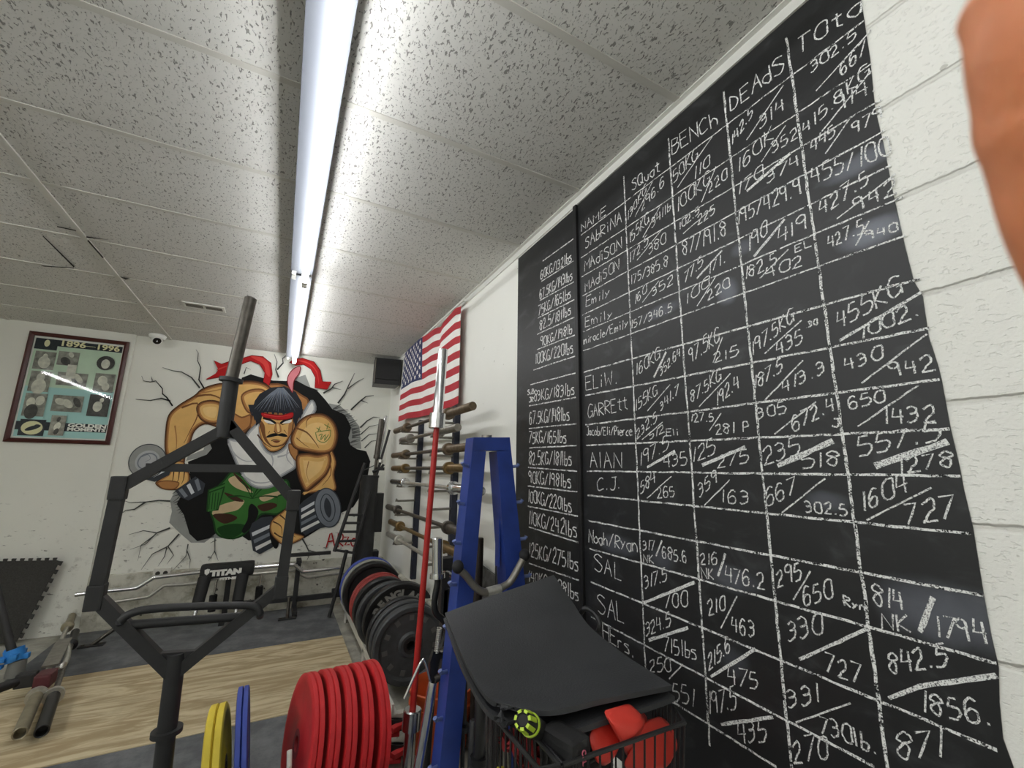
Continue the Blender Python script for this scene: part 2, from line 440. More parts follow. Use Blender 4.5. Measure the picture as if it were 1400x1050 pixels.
def write(mb, text, x0, y0, x1, y1, h, w=.0042):
    a = W(x0, y0); e = W(x1, y1); up = W(x0, y0 - h) - a; H = abs(up.z)
    adv = [GLP[c][0] + 1.6 for c in text]; tot = sum(adv) - 1.6
    d = (e - a) / max(tot, 1); cx = 0
    upv = Vector((0, 0, H / 9))
    for c, ad in zip(text, adv):
        jz = random.uniform(-.04, .04) * H; sk = random.uniform(-.06, .1); js = random.uniform(.92, 1.08)
        for pl in GLP[c][1]:
            stroke(mb, [a + d * (cx + (p.x + sk * p.y) * js) + upv * p.y * js + Vector((0, 0, jz)) for p in pl], w)
        cx += ad
def entry(items, w=.0036):
    mb = MB()
    for it in items:
        if isinstance(it[0], str): write(mb, *it, w=w)
        else:
            ww = it[4] if len(it) > 4 else w
            stroke(mb, [W(it[0], it[1]), W(it[2], it[3])], ww)
    mb.build('chalk_entry', M_CHALK, board, weld=False)
# grid
mb = MB()
ROWS = [(793, 322, 1183, 29), (793, 353, 1194, 87), (794, 379, 1206, 137), (795, 405, 1211, 179), (795, 431, 1220, 226), (796, 454, 1235, 270), (796, 480, 1240, 322), (797, 509, 1259, 381), (799, 541, 1271, 449),
        (799, 581, 1286, 519), (800, 609, 1299, 587), (801, 644, 1314, 651), (802, 677, 1329, 730), (804, 712, 1347, 814), (805, 750, 1364, 906), (806, 795, 1364, 1024), (807, 843, 1197, 1048), (808, 890, 1063, 1048)]
for i, (a, c, d, e) in enumerate(ROWS): stroke(mb, [W(a + 2, c), W(d, e)], .005 if i > 6 else .0038, .0009)
for y, z0 in ((1.063, .70), (.852, .62), (.650, .55), (.4735, .52)):
    stroke(mb, [Vector((XC, y, edge_top - .05)), Vector((XC, y - .002, 1.3)), Vector((XC, y, z0))], .006, .0011)
for a, c, d, e in ((743, 357, 786, 326), (741, 385, 788, 355), (739, 411, 788, 384), (736, 435, 788, 409), (735, 457.5, 788, 433), (735, 478, 789, 457.5), (730, 506, 790, 486), (726, 526, 790, 509.5), (724, 555, 791, 543), (724, 586, 792, 579),
                   (724, 612.5, 792, 609), (723, 639, 793, 644.5), (722.5, 664.5, 794, 673), (722.5, 692, 795, 706.5), (724, 720.5, 796, 743), (724, 770, 796, 794.6), (724, 812, 797, 844)):
    stroke(mb, [W(a, c), W(d, e)], .005, .0008)
mb.build('chalk_grid', M_CHALKB, board, weld=False)
# the record entries, row by row (text, baseline start, baseline end, letter height), (slash)
for t in (('60KG/132lbs', 740, 382, 787, 357, 12), ('67.5KG/143lbs', 739, 409, 788, 382, 13), ('75KG/165lbs', 737, 432, 786, 407, 13), ('82.5/181lbs', 739, 452, 786, 430, 13), ('90KG/198lb', 740, 474, 788, 455, 12), ('100KG/220lbs', 733, 498, 789, 482, 14),
          ('67.5KG/148lbs', 725, 580, 784, 574, 16), ('75KG/165lbs', 724, 606, 780, 605, 15), ('82.5KG/181lbs', 724, 635, 787, 636, 17), ('90KG/198lbs', 724, 660, 786, 667, 16), ('100KG/220lbs', 723, 686, 787, 700, 16), ('110KG/242lbs', 724, 716, 794, 735, 18), ('125KG/275lbs', 724, 760, 796, 780, 18), ('140KG/308lbs', 724, 795, 797, 821, 16)):
    entry([(t[0], t[1], t[2], t[3] - 5, t[4], t[5])], .0052)
entry([('83KG/183lbs', 731, 549, 786, 539, 14), ('SuB', 722, 540, 731, 538, 6), ('JR', 724, 550, 730, 549, 6)], .005)
for t in (('NAME', 796, 317, 829, 294, 11), ('SQuat', 865, 261, 903, 235, 15), ('BENCh', 920, 212, 982, 170, 20), ('DEAdS', 1000, 152, 1073, 97, 21), ('TOta', 1092, 75, 1178, 19, 23),
          ('SAbRiNA', 801, 340, 851, 304, 15), ('MAdiSON', 800, 371, 851, 340, 14), ('MAdiSON', 801, 399, 847, 368, 13), ('Emily', 802, 420, 834, 405, 13), ('Emily', 801, 447, 838, 435, 13), ('miracle/Emily', 799, 471, 859, 448, 11),
          ('ELiW.', 802, 534, 845, 525, 18), ('GARREtt', 805, 571, 859, 560, 17), ('Jacob/Eli/Pierce', 803, 595, 865, 595, 11), ('AlAN', 808, 640, 851, 640, 20), ('C.J.', 818, 671, 849, 668, 17), ('Noah/Ryan', 806, 741, 872, 755, 17),
          ('SAL', 814, 780, 851, 794, 22), ('SAL', 819, 838, 854, 852, 24), ('HErs.', 826, 873, 868, 899, 20)):
    entry([t], .0036)
E1 = [
 [('130KG', 859, 302, 884, 263, 11), (869, 297, 893, 249), ('296.6', 878, 289, 909, 253, 12)], [('50KG', 922, 250, 955, 217, 16), (927, 257, 975, 187), ('110', 950, 247, 972, 225, 15)],
 [('142.5', 1002, 200, 1030, 158, 14), (1022, 192, 1072, 117), ('314', 1040, 178, 1073, 150, 17)], [('302.5', 1110, 101, 1172, 53, 14), (1117, 125, 1192, 42), ('667', 1152, 105, 1185, 72, 17)],
 [('155KG', 862, 333, 888, 304, 15), (880, 325, 903, 283), ('341lb', 892, 312, 918, 286, 12)], [('100KG', 927, 290, 972, 250, 18), (960, 277, 980, 228), ('220', 970, 264, 995, 245, 14)],
 [('160K', 1010, 237, 1058, 190, 18), (1042, 222, 1075, 172), ('352', 1057, 210, 1092, 188, 15)], [('415.9KG', 1100, 185, 1190, 104, 17), (1125, 180, 1192, 98), ('914.', 1145, 155, 1199, 124, 20)],
 [('172.5', 862, 359, 887, 334, 12), (872, 356, 907, 313), ('380', 888, 349, 911, 332, 13)], [('102.5', 930, 315, 957, 292, 10), (935, 320, 975, 285), ('225', 955, 308, 978, 292, 12)],
 [('170', 1010, 268, 1045, 240, 16), (1022, 262, 1082, 210, .007), ('374', 1050, 251, 1094, 226, 15)], [('445', 1110, 210, 1143, 185, 16), (1130, 211, 1165, 160), ('979', 1167, 185, 1209, 160, 17)],
 [('175/385.8', 864, 389, 914, 364, 13)], [('87/191.8', 935, 350, 995, 322, 20)], [('195/429.9', 1010, 307, 1097, 264, 20)], [('455/100', 1112, 252, 1219, 212, 24)],
 [('160', 869, 417, 885, 399, 11), (879, 414, 902, 384), ('352', 893, 405, 921, 388, 12)], [('77.5', 937, 388, 962, 362, 13), (954, 381, 988, 343, .006), ('171.', 970, 375, 993, 358, 14)],
 [('190', 1025, 345, 1050, 320, 20), (1032, 351, 1074, 300, .007), ('419', 1065, 335, 1105, 312, 20)], [('427.5', 1122, 297, 1190, 250, 20), (1145, 300, 1226, 238), ('942', 1171, 290, 1226, 265, 20)],
 [('157/346.5', 864, 450, 920, 425, 11)], [('100', 939, 417, 971, 390, 14), (954, 419, 980, 378), ('220', 969, 411, 999, 392, 13)],
 [('182.5', 1020, 383, 1064, 360, 16), (1040, 381, 1079, 341), ('EL', 1088, 346, 1110, 337, 10), ('402', 1049, 381, 1099, 363, 15)], [('427.5', 1134, 340, 1182, 318, 18), (1171, 336, 1189, 303), ('940', 1186, 329, 1229, 316, 13)],
 [('160KG', 871, 514, 903, 491, 16), (895, 516, 912, 481, .007), ('352.64', 904, 514, 931, 486, 12)], [('97.5KG', 944, 497, 985, 467, 20), (976, 496, 989, 461), ('215', 978, 496, 1010, 486, 13)],
 [('197.5KG', 1030, 486, 1086, 440, 18), (1046, 484, 1097, 438), ('435', 1064, 486, 1098, 468, 18), ('.30', 1103, 449, 1119, 443, 8)], [('455KG', 1146, 450, 1234, 403, 24), (1149, 466, 1261, 400, .006), ('1002.', 1179, 464, 1258, 431, 19)],
 [('155KG', 870, 562, 900, 539, 15), (886, 562, 917, 526), ('341.7', 904, 562, 929, 537, 12)], [('87.5KG', 946, 551, 987, 519, 16), (957, 556, 1000, 511), ('192.4', 981, 555, 1012, 530, 18)],
 [('187.5', 1033, 533, 1071, 507, 17), (1047, 547, 1099, 493), ('413.3', 1071, 538, 1131, 508, 18)], [('430', 1157, 507, 1208, 491, 18), (1179, 524, 1268, 457), ('942', 1220, 516, 1279, 506, 20)],
 [('232.5', 872, 600, 899, 575, 13), (879, 601, 907, 577), ('512', 889, 601, 909, 591, 10), ('Eli', 912, 596, 929, 595, 9)], [('127.5', 946, 577, 977, 576, 11), (971, 589, 987, 565), ('281 P', 980, 594, 1025, 590, 14)],
 [('305', 1037, 574, 1077, 564, 16), (1060, 594, 1117, 549), ('672.4', 1086, 590, 1143, 560, 20), ('J', 1139, 583, 1147, 583, 10)], [('650', 1163, 560, 1211, 549, 16), (1174, 583, 1257, 527), ('1432', 1211, 580, 1281, 577, 22)],
 [('197.5', 876, 637, 915, 614, 18), (886, 639, 924, 617, .008), ('435', 909, 640, 941, 635, 17)], [('125', 948, 632, 979, 620, 20), (961, 636, 1020, 611, .009), ('275', 982, 640, 1025, 632, 17)],
 [('235', 1046, 637, 1096, 620, 23), (1064, 637, 1140, 603, .011), ('518', 1099, 641, 1150, 636, 20)], [('557.5', 1176, 624, 1288, 600, 24), (1197, 637, 1297, 604, .012), ('1278', 1231, 648, 1306, 637, 20)],
 [('584', 877, 675, 897, 660, 16), (886, 681, 919, 651), ('265', 900, 681, 924, 679, 14)], [('359', 957, 680, 982, 658, 18), (964, 691, 999, 656), ('163', 988, 687, 1026, 689, 18)],
 [('667', 1049, 692, 1091, 674, 22), (1070, 701, 1129, 654), ('302.5', 1103, 700, 1160, 705, 15)], [('1604', 1181, 700, 1243, 671, 25), (1186, 711, 1274, 667), ('727', 1240, 718, 1309, 708, 28)],
 [('317', 880, 752, 897, 752, 13), ('NK', 881, 768, 895, 770, 11), (898, 760, 906, 739, .006), ('685.6', 907, 763, 941, 770, 16)], [('216', 959, 771, 982, 771, 15), ('NK', 961, 791, 977, 792, 14), (983, 788, 993, 757, .006), ('476.2', 993, 795, 1047, 806, 20)],
 [('295', 1064, 804, 1098, 790, 23), (1086, 820, 1109, 781), ('650', 1101, 828, 1140, 816, 25), ('Ryn', 1156, 828, 1184, 836, 14)], [('814', 1197, 828, 1238, 833, 27), ('NK', 1207, 860, 1246, 863, 21), (1259, 864, 1277, 816, .008), ('1794', 1283, 870, 1352, 879, 28)],
 [('317.5', 883, 805, 913, 794, 17), (881, 824, 951, 796, .008), ('700', 910, 832, 941, 829, 20)], [('210', 970, 841, 993, 834, 20), (987, 859, 1009, 815), ('463', 1002, 864, 1034, 872, 22)],
 [('330', 1079, 878, 1126, 867, 26), (1094, 901, 1186, 860, .006), ('727', 1130, 918, 1180, 936, 25)], [('842.5', 1218, 920, 1297, 910, 28), (1216, 954, 1257, 938, .007), (1257, 938, 1364, 923, .007), ('1856.', 1263, 973, 1358, 993, 28)],
 [('324.5', 884, 870, 918, 855, 17), (888, 875, 942, 858, .008), ('715lbs', 909, 891, 953, 901, 20)], [('215.6', 970, 916, 1000, 889, 20), (973, 925, 1034, 887, .007), ('475', 997, 934, 1038, 942, 22)],
 [('331', 1079, 967, 1123, 960, 24), (1089, 987, 1164, 961), ('730lb.', 1123, 1001, 1200, 1030, 23)], [('871', 1229, 1038, 1291, 1034, 33)],
 [('250', 889, 919, 919, 917, 18), (916, 928, 935, 908), ('551', 921, 957, 951, 965, 24)], [('197.5', 971, 977, 1008, 968, 27), (987, 990, 1058, 980, .007), ('435', 1011, 1016, 1049, 1012, 27)], [('270', 1087, 1044, 1134, 1036, 30)]]
for it in E1: entry(it, .0033)

# ------------------------------------------------------------------ mural painted on the back wall
def paint(name, c): return mat('paint_' + name, c, .8, noise=.06, nscale=14, spec=.2)
PK = {k: paint(k, rgb(*v)) for k, v in dict(black=(24, 24, 24), outline=(78, 50, 33), skin_dark=(122, 80, 48), skin_mid=(176, 124, 74), skin=(222, 178, 110), skin_light=(232, 196, 132), white=(226, 226, 222), shade=(176, 178, 180), shade_dark=(128, 130, 134),
      hair=(42, 44, 50), hair_light=(108, 116, 130), red=(176, 32, 34), red_dark=(112, 20, 24), red_light=(206, 66, 62), pink=(202, 122, 128), green=(58, 112, 50), green_dark=(30, 66, 30), tan=(200, 176, 140), brown=(66, 42, 32),
      steel=(120, 126, 134), steel_light=(206, 210, 214), steel_dark=(58, 62, 68), concrete=(150, 152, 148), concrete_dark=(84, 86, 84), crack=(72, 74, 72), ink=(104, 128, 64), lip=(120, 70, 50)).items()}
mural = thing('wall_mural', 'painted mural of a muscular lifter with red headband bursting through the wall', 'mural', (-.05, YB, .7))
class Mural:
    n = 0
    def __init__(s, parent, name): s.mb = MB(); s.p = parent; s.name = name
    def P(s, cx, cy):
        p = on_y(160 + cx / 3.281, 460 + cy / 3.281, YB - .0008); p.y = YB - .0008 - s.h; return p
    def poly(s, pts, c, smooth=True, inset=()):
        pts = [Vector((x, y, 0)) for x, y in pts]
        if smooth: pts = catmull(pts, 4, True)
        layers = [(pts, c)]
        for d, cc in inset:
            n = len(pts); ar = sum(pts[i].x * pts[(i + 1) % n].y - pts[(i + 1) % n].x * pts[i].y for i in range(n)); sg = 1 if ar > 0 else -1
            q = []
            for i in range(n):
                t = (pts[(i + 2) % n] - pts[i - 2]); t = t.normalized() if t.length > 0 else Vector((1, 0, 0))
                q.append(pts[i] + Vector((-t.y, t.x, 0)) * d * sg)
            layers.append((q, cc))
        for q, cc in layers:
            Mural.n += 1; s.h = Mural.n * .00005
            s.mb.poly([s.P(p.x, p.y) for p in q], PK[cc])
        return s
    def line(s, pts, w, c, smooth=True, taper=True):
        P = [Vector((x, y, 0)) for x, y in pts]
        if smooth and len(P) > 2: P = catmull(P, 3)
        n = len(P); L = []; R = []
        Mural.n += 1; s.h = Mural.n * .00005
        for i in range(n):
            t = (P[min(i + 1, n - 1)] - P[max(i - 1, 0)]).normalized(); nn = Vector((-t.y, t.x, 0)); ww = w * ((1 - .8 * i / (n - 1)) if taper else 1) / 2
            L.append(s.P(*(P[i] + nn * ww).to_2d())); R.append(s.P(*(P[i] - nn * ww).to_2d()))
        s.mb.add(L + R, [[i, i + 1, n + i + 1, n + i] for i in range(n - 1)], PK[c]); return s
    def ell(s, cx, cy, rx, ry, c, rot=0, inset=()):
        a = math.radians(rot); ca, sa = math.cos(a), math.sin(a)
        return s.poly([(cx + rx * math.cos(t) * ca - ry * math.sin(t) * sa, cy + rx * math.cos(t) * sa + ry * math.sin(t) * ca) for t in [2 * math.pi * k / 18 for k in range(18)]], c, True, inset)
    def done(s): return s.mb.build(s.name, None, s.p, weld=False)
SK = ((5, 'skin_dark'), (10, 'skin_mid'), (17, 'skin'))
m = Mural(mural, 'hole')
m.poly([(950, 300), (1000, 310), (1050, 355), (1088, 405), (1095, 505), (1040, 500), (1025, 440), (1000, 380), (930, 320)], 'concrete', False)
m.poly([(740, 205), (845, 172), (868, 228), (905, 240), (880, 260), (760, 240)], 'concrete', False)
m.poly([(262, 690), (238, 735), (246, 785), (234, 835), (285, 885), (332, 925), (392, 925), (420, 905), (470, 905), (440, 860), (340, 860), (300, 790), (290, 740)], 'concrete', False)
m.poly([(380, 448), (412, 450), (428, 505), (402, 535), (310, 558), (318, 536), (388, 508), (396, 480)], 'concrete', False)
for i in range(26):
    t = i / 25; x = 1000 + 85 * math.sin(t * 2.2); y = 320 + 175 * t
    m.line([(x - 30, y + random.uniform(-6, 6)), (x + random.uniform(0, 18), y - 12 + random.uniform(-6, 6))], random.uniform(3, 9), 'concrete_dark', False)
for i in range(24):
    t = i / 23; x = 250 + 170 * t ** 1.6; y = 705 + 215 * t ** .8
    m.line([(x + 26, y - 14 + random.uniform(-8, 8)), (x - 2, y + random.uniform(-5, 8))], random.uniform(3, 9), 'concrete_dark', False)
m.poly([(560, 185), (600, 170), (650, 185), (700, 198), (760, 200), (805, 198), (850, 222), (895, 240), (935, 285), (965, 325), (1020, 350), (1040, 385), (1050, 410), (1038, 455), (1048, 488), (1075, 505), (1118, 515), (1136, 560), (1122, 640), (1085, 725), (1060, 765), (1005, 792), (960, 830), (840, 905), (700, 905), (590, 915), (545, 885), (490, 905), (445, 882), (415, 905), (360, 918), (325, 885), (300, 800), (268, 752), (300, 690), (330, 640), (318, 562), (402, 530), (426, 502), (405, 452), (500, 430)], 'black', False)
m.done()
m = Mural(mural, 'trousers')
m.poly([(480, 640), (520, 605), (600, 640), (690, 660), (760, 640), (778, 690), (765, 760), (720, 800), (650, 800), (610, 850), (560, 898), (500, 910), (445, 888), (430, 830), (415, 780), (430, 700)], 'green_dark', True, ((8, 'green'),))
for p, c in (([(500, 640), (540, 625), (570, 660), (610, 700), (560, 690), (520, 670)], 'tan'), ([(440, 770), (500, 745), (570, 735), (545, 775), (490, 790), (430, 800)], 'tan'), ([(480, 700), (530, 715), (570, 740), (520, 735)], 'brown'), ([(430, 800), (500, 795), (540, 815), (480, 840)], 'brown'),
             ([(640, 720), (700, 700), (750, 690), (720, 715), (660, 740)], 'tan'), ([(520, 610), (560, 640), (600, 690), (550, 650)], 'brown'), ([(630, 760), (690, 745), (720, 760), (660, 785)], 'brown'), ([(450, 860), (520, 840), (580, 850), (540, 895), (480, 900)], 'green_dark'), ([(590, 770), (606, 750), (635, 785), (612, 840), (575, 880), (560, 870), (585, 820)], 'black')):
    m.poly(p, c)
for a in ((560, 650), (600, 665), (650, 665), (700, 650), (500, 720), (720, 720)): m.line([a, ((a[0] + 605) / 2, (a[1] + 720) / 2 - 5), (606, 728)], 9, 'green_dark')
m.poly([(408, 688), (485, 655), (482, 685), (455, 780), (400, 786)], 'green_dark', False, ((7, 'green'),))
for i in range(4): m.line([(418 + i * 13, 700), (412 + i * 12, 776)], 4, 'green_dark', False, False)
m.line([(408, 702), (484, 675)], 6, 'green_dark', False, False)
m.poly([(722, 712), (768, 700), (755, 768), (715, 776)], 'green_dark', False, ((6, 'green'),))
m.done()
m = Mural(mural, 'torso')
m.poly([(600, 255), (720, 210), (830, 262), (862, 300), (830, 420), (700, 500), (600, 430)], 'skin_dark', True, ((8, 'skin_mid'),))
m.poly([(495, 462), (560, 462), (592, 420), (640, 385), (650, 470), (690, 520), (750, 495), (800, 400), (868, 285), (894, 332), (835, 405), (795, 490), (806, 580), (765, 615), (725, 640), (705, 672), (660, 684), (610, 676), (575, 645), (553, 610), (525, 555)], 'shade_dark', True, ((6, 'shade'), (13, 'white')))
for p in ([(500, 480), (530, 530), (580, 560), (640, 550)], [(690, 525), (700, 560), (690, 600)], [(560, 620), (620, 655), (690, 650), (730, 615)], [(780, 470), (760, 540), (790, 580)], [(720, 540), (760, 530), (790, 500)]): m.line(p, 9, 'shade')
m.poly([(640, 400), (650, 470), (690, 515), (748, 492), (790, 400), (720, 470)], 'skin_mid', True, ((6, 'skin'),))
m.line([(630, 440), (660, 478), (692, 500)], 7, 'outline').line([(660, 440), (680, 480)], 5, 'skin_dark')
m.done()
m = Mural(mural, 'raised_arm')
m.poly([(216, 520), (217, 420), (232, 350), (280, 305), (345, 265), (380, 235), (440, 213), (510, 204), (600, 198), (665, 212), (700, 245), (690, 290), (650, 300), (612, 350), (600, 400), (565, 440), (500, 432), (450, 410), (395, 395), (350, 425), (330, 480), (308, 540), (300, 570), (250, 575)], 'outline', True, SK)
m.poly([(355, 320), (380, 292), (430, 285), (470, 300), (478, 345), (455, 390), (410, 392), (370, 368)], 'outline', True, SK + ((30, 'skin_light'),))
m.poly([(555, 270), (590, 240), (650, 235), (680, 262), (640, 290), (605, 345), (575, 330)], 'skin_dark', True, ((7, 'skin_mid'), (15, 'skin')))
m.poly([(520, 345), (560, 360), (600, 350), (600, 400), (560, 430), (520, 410)], 'skin_dark', True, ((7, 'skin_mid'),))
m.line([(350, 270), (420, 262), (480, 290), (500, 340)], 10, 'skin_dark').line([(290, 320), (360, 300), (360, 360), (330, 420), (300, 480)], 9, 'skin_dark').line([(260, 400), (268, 470), (262, 540)], 7, 'skin_mid').line([(370, 255), (430, 245), (500, 230)], 8, 'skin_mid')
m.poly([(240, 560), (300, 560), (310, 600), (325, 610), (326, 650), (300, 680), (260, 690), (205, 685), (172, 660), (190, 640), (235, 610)], 'outline', True, ((5, 'skin_mid'), (10, 'skin')))
for x in (255, 280, 303): m.line([(x, 605), (x - 4, 640), (x - 14, 662)], 6, 'outline')
m.poly([(180, 655), (225, 645), (280, 655), (260, 685), (205, 684)], 'skin_dark', True, ((5, 'skin_mid'),))
m.done()
m = Mural(mural, 'painted_dumbbell')
m.poly([(120, 640), (200, 590), (240, 600), (235, 622), (170, 652)], 'steel_dark', False).poly([(160, 612), (215, 592), (225, 602), (165, 632)], 'steel_light', False)
m.ell(137, 560, 88, 76, 'steel_dark', -25, ((4, 'concrete'), (30, 'shade'), (40, 'steel'), (46, 'shade')))
m.line([(110, 540), (140, 530), (150, 550), (125, 562)], 5, 'steel')
m.poly([(262, 690), (352, 628), (396, 660), (386, 702), (320, 736), (280, 718)], 'steel_dark', False)
for i in range(3): m.poly([(276 + 36 * i, 690 - 22 * i), (292 + 36 * i, 680 - 22 * i), (318 + 30 * i, 715 - 15 * i), (304 + 30 * i, 724 - 15 * i)], ('steel', 'steel_light', 'steel')[i], False)
m.done()
m = Mural(mural, 'lowered_arm')
m.poly([(955, 500), (985, 560), (975, 620), (982, 690), (900, 700), (828, 708), (870, 680), (915, 640), (945, 590)], 'outline', True, ((5, 'skin_mid'), (11, 'skin')))
m.poly([(770, 480), (810, 500), (806, 560), (775, 525)], 'skin_dark', True, ((5, 'skin_mid'),))
m.poly([(805, 535), (850, 522), (900, 528), (948, 520), (962, 560), (940, 620), (890, 665), (848, 695), (822, 660), (805, 600)], 'outline', True, SK + ((34, 'skin_light'),))
m.poly([(778, 470), (786, 430), (815, 380), (862, 350), (925, 347), (972, 380), (992, 440), (975, 505), (930, 528), (860, 520), (800, 505)], 'outline', True, SK + ((42, 'skin_light'),))
m.line([(800, 410), (850, 430), (885, 470), (905, 500)], 9, 'skin_dark').line([(870, 360), (850, 380), (850, 410)], 6, 'skin_dark').line([(860, 560), (850, 610), (860, 650)], 5, 'skin_mid').line([(805, 455), (840, 485), (865, 500)], 4, 'skin_dark').line([(955, 560), (958, 620), (920, 670)], 6, 'skin_dark')
for p in ([(895, 410), (915, 425)], [(910, 405), (900, 430)], [(930, 395), (955, 410)], [(948, 390), (940, 418)], [(890, 430), (900, 465), (930, 475), (955, 450), (958, 420)], [(905, 445), (920, 438), (912, 465), (935, 440), (930, 468), (948, 440)], [(893, 430), (920, 425), (957, 420)]): m.line(p, 3.5, 'ink', True, False)
m.done()
m = Mural(mural, 'painted_dumbbell')
m.poly([(815, 760), (835, 738), (905, 688), (960, 690), (960, 850), (900, 862), (845, 892), (822, 870)], 'steel_dark', False)
for i in range(4): m.poly([(826, 772 + 30 * i), (915, 722 + 32 * i), (915, 735 + 32 * i), (826, 788 + 30 * i)], ('steel_light', 'white', 'steel', 'white')[i], False)
m.ell(945, 768, 60, 90, 'steel_dark', -8, ((5, 'steel'), (26, 'steel_dark'), (30, 'steel'), (44, 'steel_dark')))
m.poly([(594, 870), (606, 838), (645, 812), (695, 806), (724, 860), (722, 930), (690, 950), (640, 976), (610, 960)], 'steel_dark', False)
for i in range(3): m.poly([(604 + 8 * i, 880 + 32 * i), (690, 842 + 34 * i), (692, 856 + 34 * i), (608 + 8 * i, 896 + 32 * i)], ('steel_light', 'steel', 'white')[i], False)
m.ell(705, 890, 20, 62, 'black', -8)
m.poly([(684, 850), (700, 815), (740, 785), (772, 755), (800, 775), (792, 830), (775, 870), (840, 895), (800, 925), (750, 938), (715, 915), (690, 885)], 'outline', True, ((4, 'skin_mid'), (9, 'skin')))
for p in ([(700, 830), (735, 850), (740, 890)], [(730, 800), (760, 830), (762, 880)], [(755, 775), (785, 810), (778, 860)], [(705, 880), (740, 900), (775, 885), (800, 900)]): m.line(p, 7, 'outline')
m.done()
m = Mural(mural, 'head')
m.poly([(640, 350), (720, 370), (788, 360), (787, 425), (772, 455), (745, 488), (700, 496), (672, 476), (648, 430)], 'outline', True, ((4, 'skin_mid'), (8, 'skin')))
m.poly([(645, 380), (662, 400), (668, 450), (690, 490), (665, 470), (648, 430)], 'skin_dark')
m.poly([(772, 385), (784, 390), (780, 430), (765, 450)], 'skin_mid')
m.poly([(660, 374), (700, 384), (708, 394), (672, 388)], 'white').poly([(735, 390), (745, 382), (782, 374), (775, 388)], 'white')
m.line([(655, 366), (690, 376), (714, 392)], 10, 'black', True, False).line([(732, 392), (750, 378), (786, 366)], 10, 'black', True, False)
m.line([(676, 392), (706, 396)], 4, 'outline').line([(738, 396), (772, 390)], 4, 'outline')
m.poly([(712, 390), (730, 390), (738, 425), (720, 434), (704, 425)], 'skin_mid').poly([(716, 395), (726, 395), (730, 424), (720, 428)], 'skin_light')
m.line([(704, 424), (712, 434), (722, 434), (736, 426)], 4, 'outline')
m.poly([(668, 452), (684, 440), (706, 434), (722, 438), (740, 434), (758, 440), (764, 450), (745, 450), (722, 446), (700, 450), (680, 454)], 'black')
m.line([(692, 468), (712, 462), (736, 468)], 5, 'outline').poly([(698, 470), (716, 466), (732, 470), (716, 478)], 'lip').line([(685, 425), (676, 440)], 4, 'skin_dark').line([(750, 420), (762, 438)], 4, 'skin_dark')
m.done()
m = Mural(mural, 'hair')
m.poly([(594, 335), (612, 312), (618, 290), (640, 258), (690, 230), (750, 224), (802, 250), (828, 295), (834, 345), (812, 372), (800, 408), (790, 372), (782, 350), (740, 345), (690, 340), (655, 340), (645, 385), (622, 402), (628, 362), (600, 352), (612, 340)], 'hair', False)
for hx, hy in ((602, 352), (618, 380), (628, 398), (655, 358), (675, 352), (700, 362), (722, 356), (748, 366), (770, 358), (792, 380), (803, 402), (822, 372)):
    m.poly([(hx - 14, hy - 45), (hx + 14, hy - 45), (hx, hy)], 'hair', False)
for i in range(22):
    t = i / 21; x = 618 + 200 * t
    m.line([(735 + 20 * (t - .5), 232), ((735 + x) / 2, 262 + 10 * abs(t - .5)), (x, 330 + random.uniform(-14, 10))], random.uniform(3, 6), 'hair_light' if i % 3 else 'steel', True)
m.done()
m = Mural(mural, 'headband')
m.poly([(648, 342), (690, 348), (740, 352), (788, 340), (786, 366), (740, 376), (700, 372), (655, 362)], 'red_dark', True, ((3, 'red'),))
m.line([(660, 350), (720, 360), (780, 352)], 5, 'red_light')
m.poly([(398, 196), (442, 168), (455, 150), (434, 108), (470, 124), (520, 106), (560, 98), (605, 85), (655, 90), (692, 120), (698, 170), (684, 222), (655, 205), (662, 165), (640, 128), (600, 112), (572, 122), (530, 140), (480, 182)], 'red_dark', False, ((3, 'red'),))
m.poly([(600, 92), (650, 96), (680, 125), (685, 180), (668, 165), (655, 125)], 'red_light').line([(450, 150), (520, 125), (580, 108)], 7, 'red_light')
m.poly([(772, 118), (790, 102), (832, 97), (884, 114), (912, 152), (922, 202), (962, 205), (942, 240), (886, 232), (888, 185), (868, 148), (835, 128), (800, 132)], 'red_dark', False, ((3, 'red'),))
m.line([(810, 108), (860, 122), (895, 160), (905, 215)], 8, 'red_light')
m.poly([(782, 250), (764, 215), (765, 180), (790, 145), (822, 134), (820, 165), (796, 200), (790, 248)], 'red_dark', True, ((4, 'pink'),))
m.done()
m = Mural(mural, 'crack_lines')
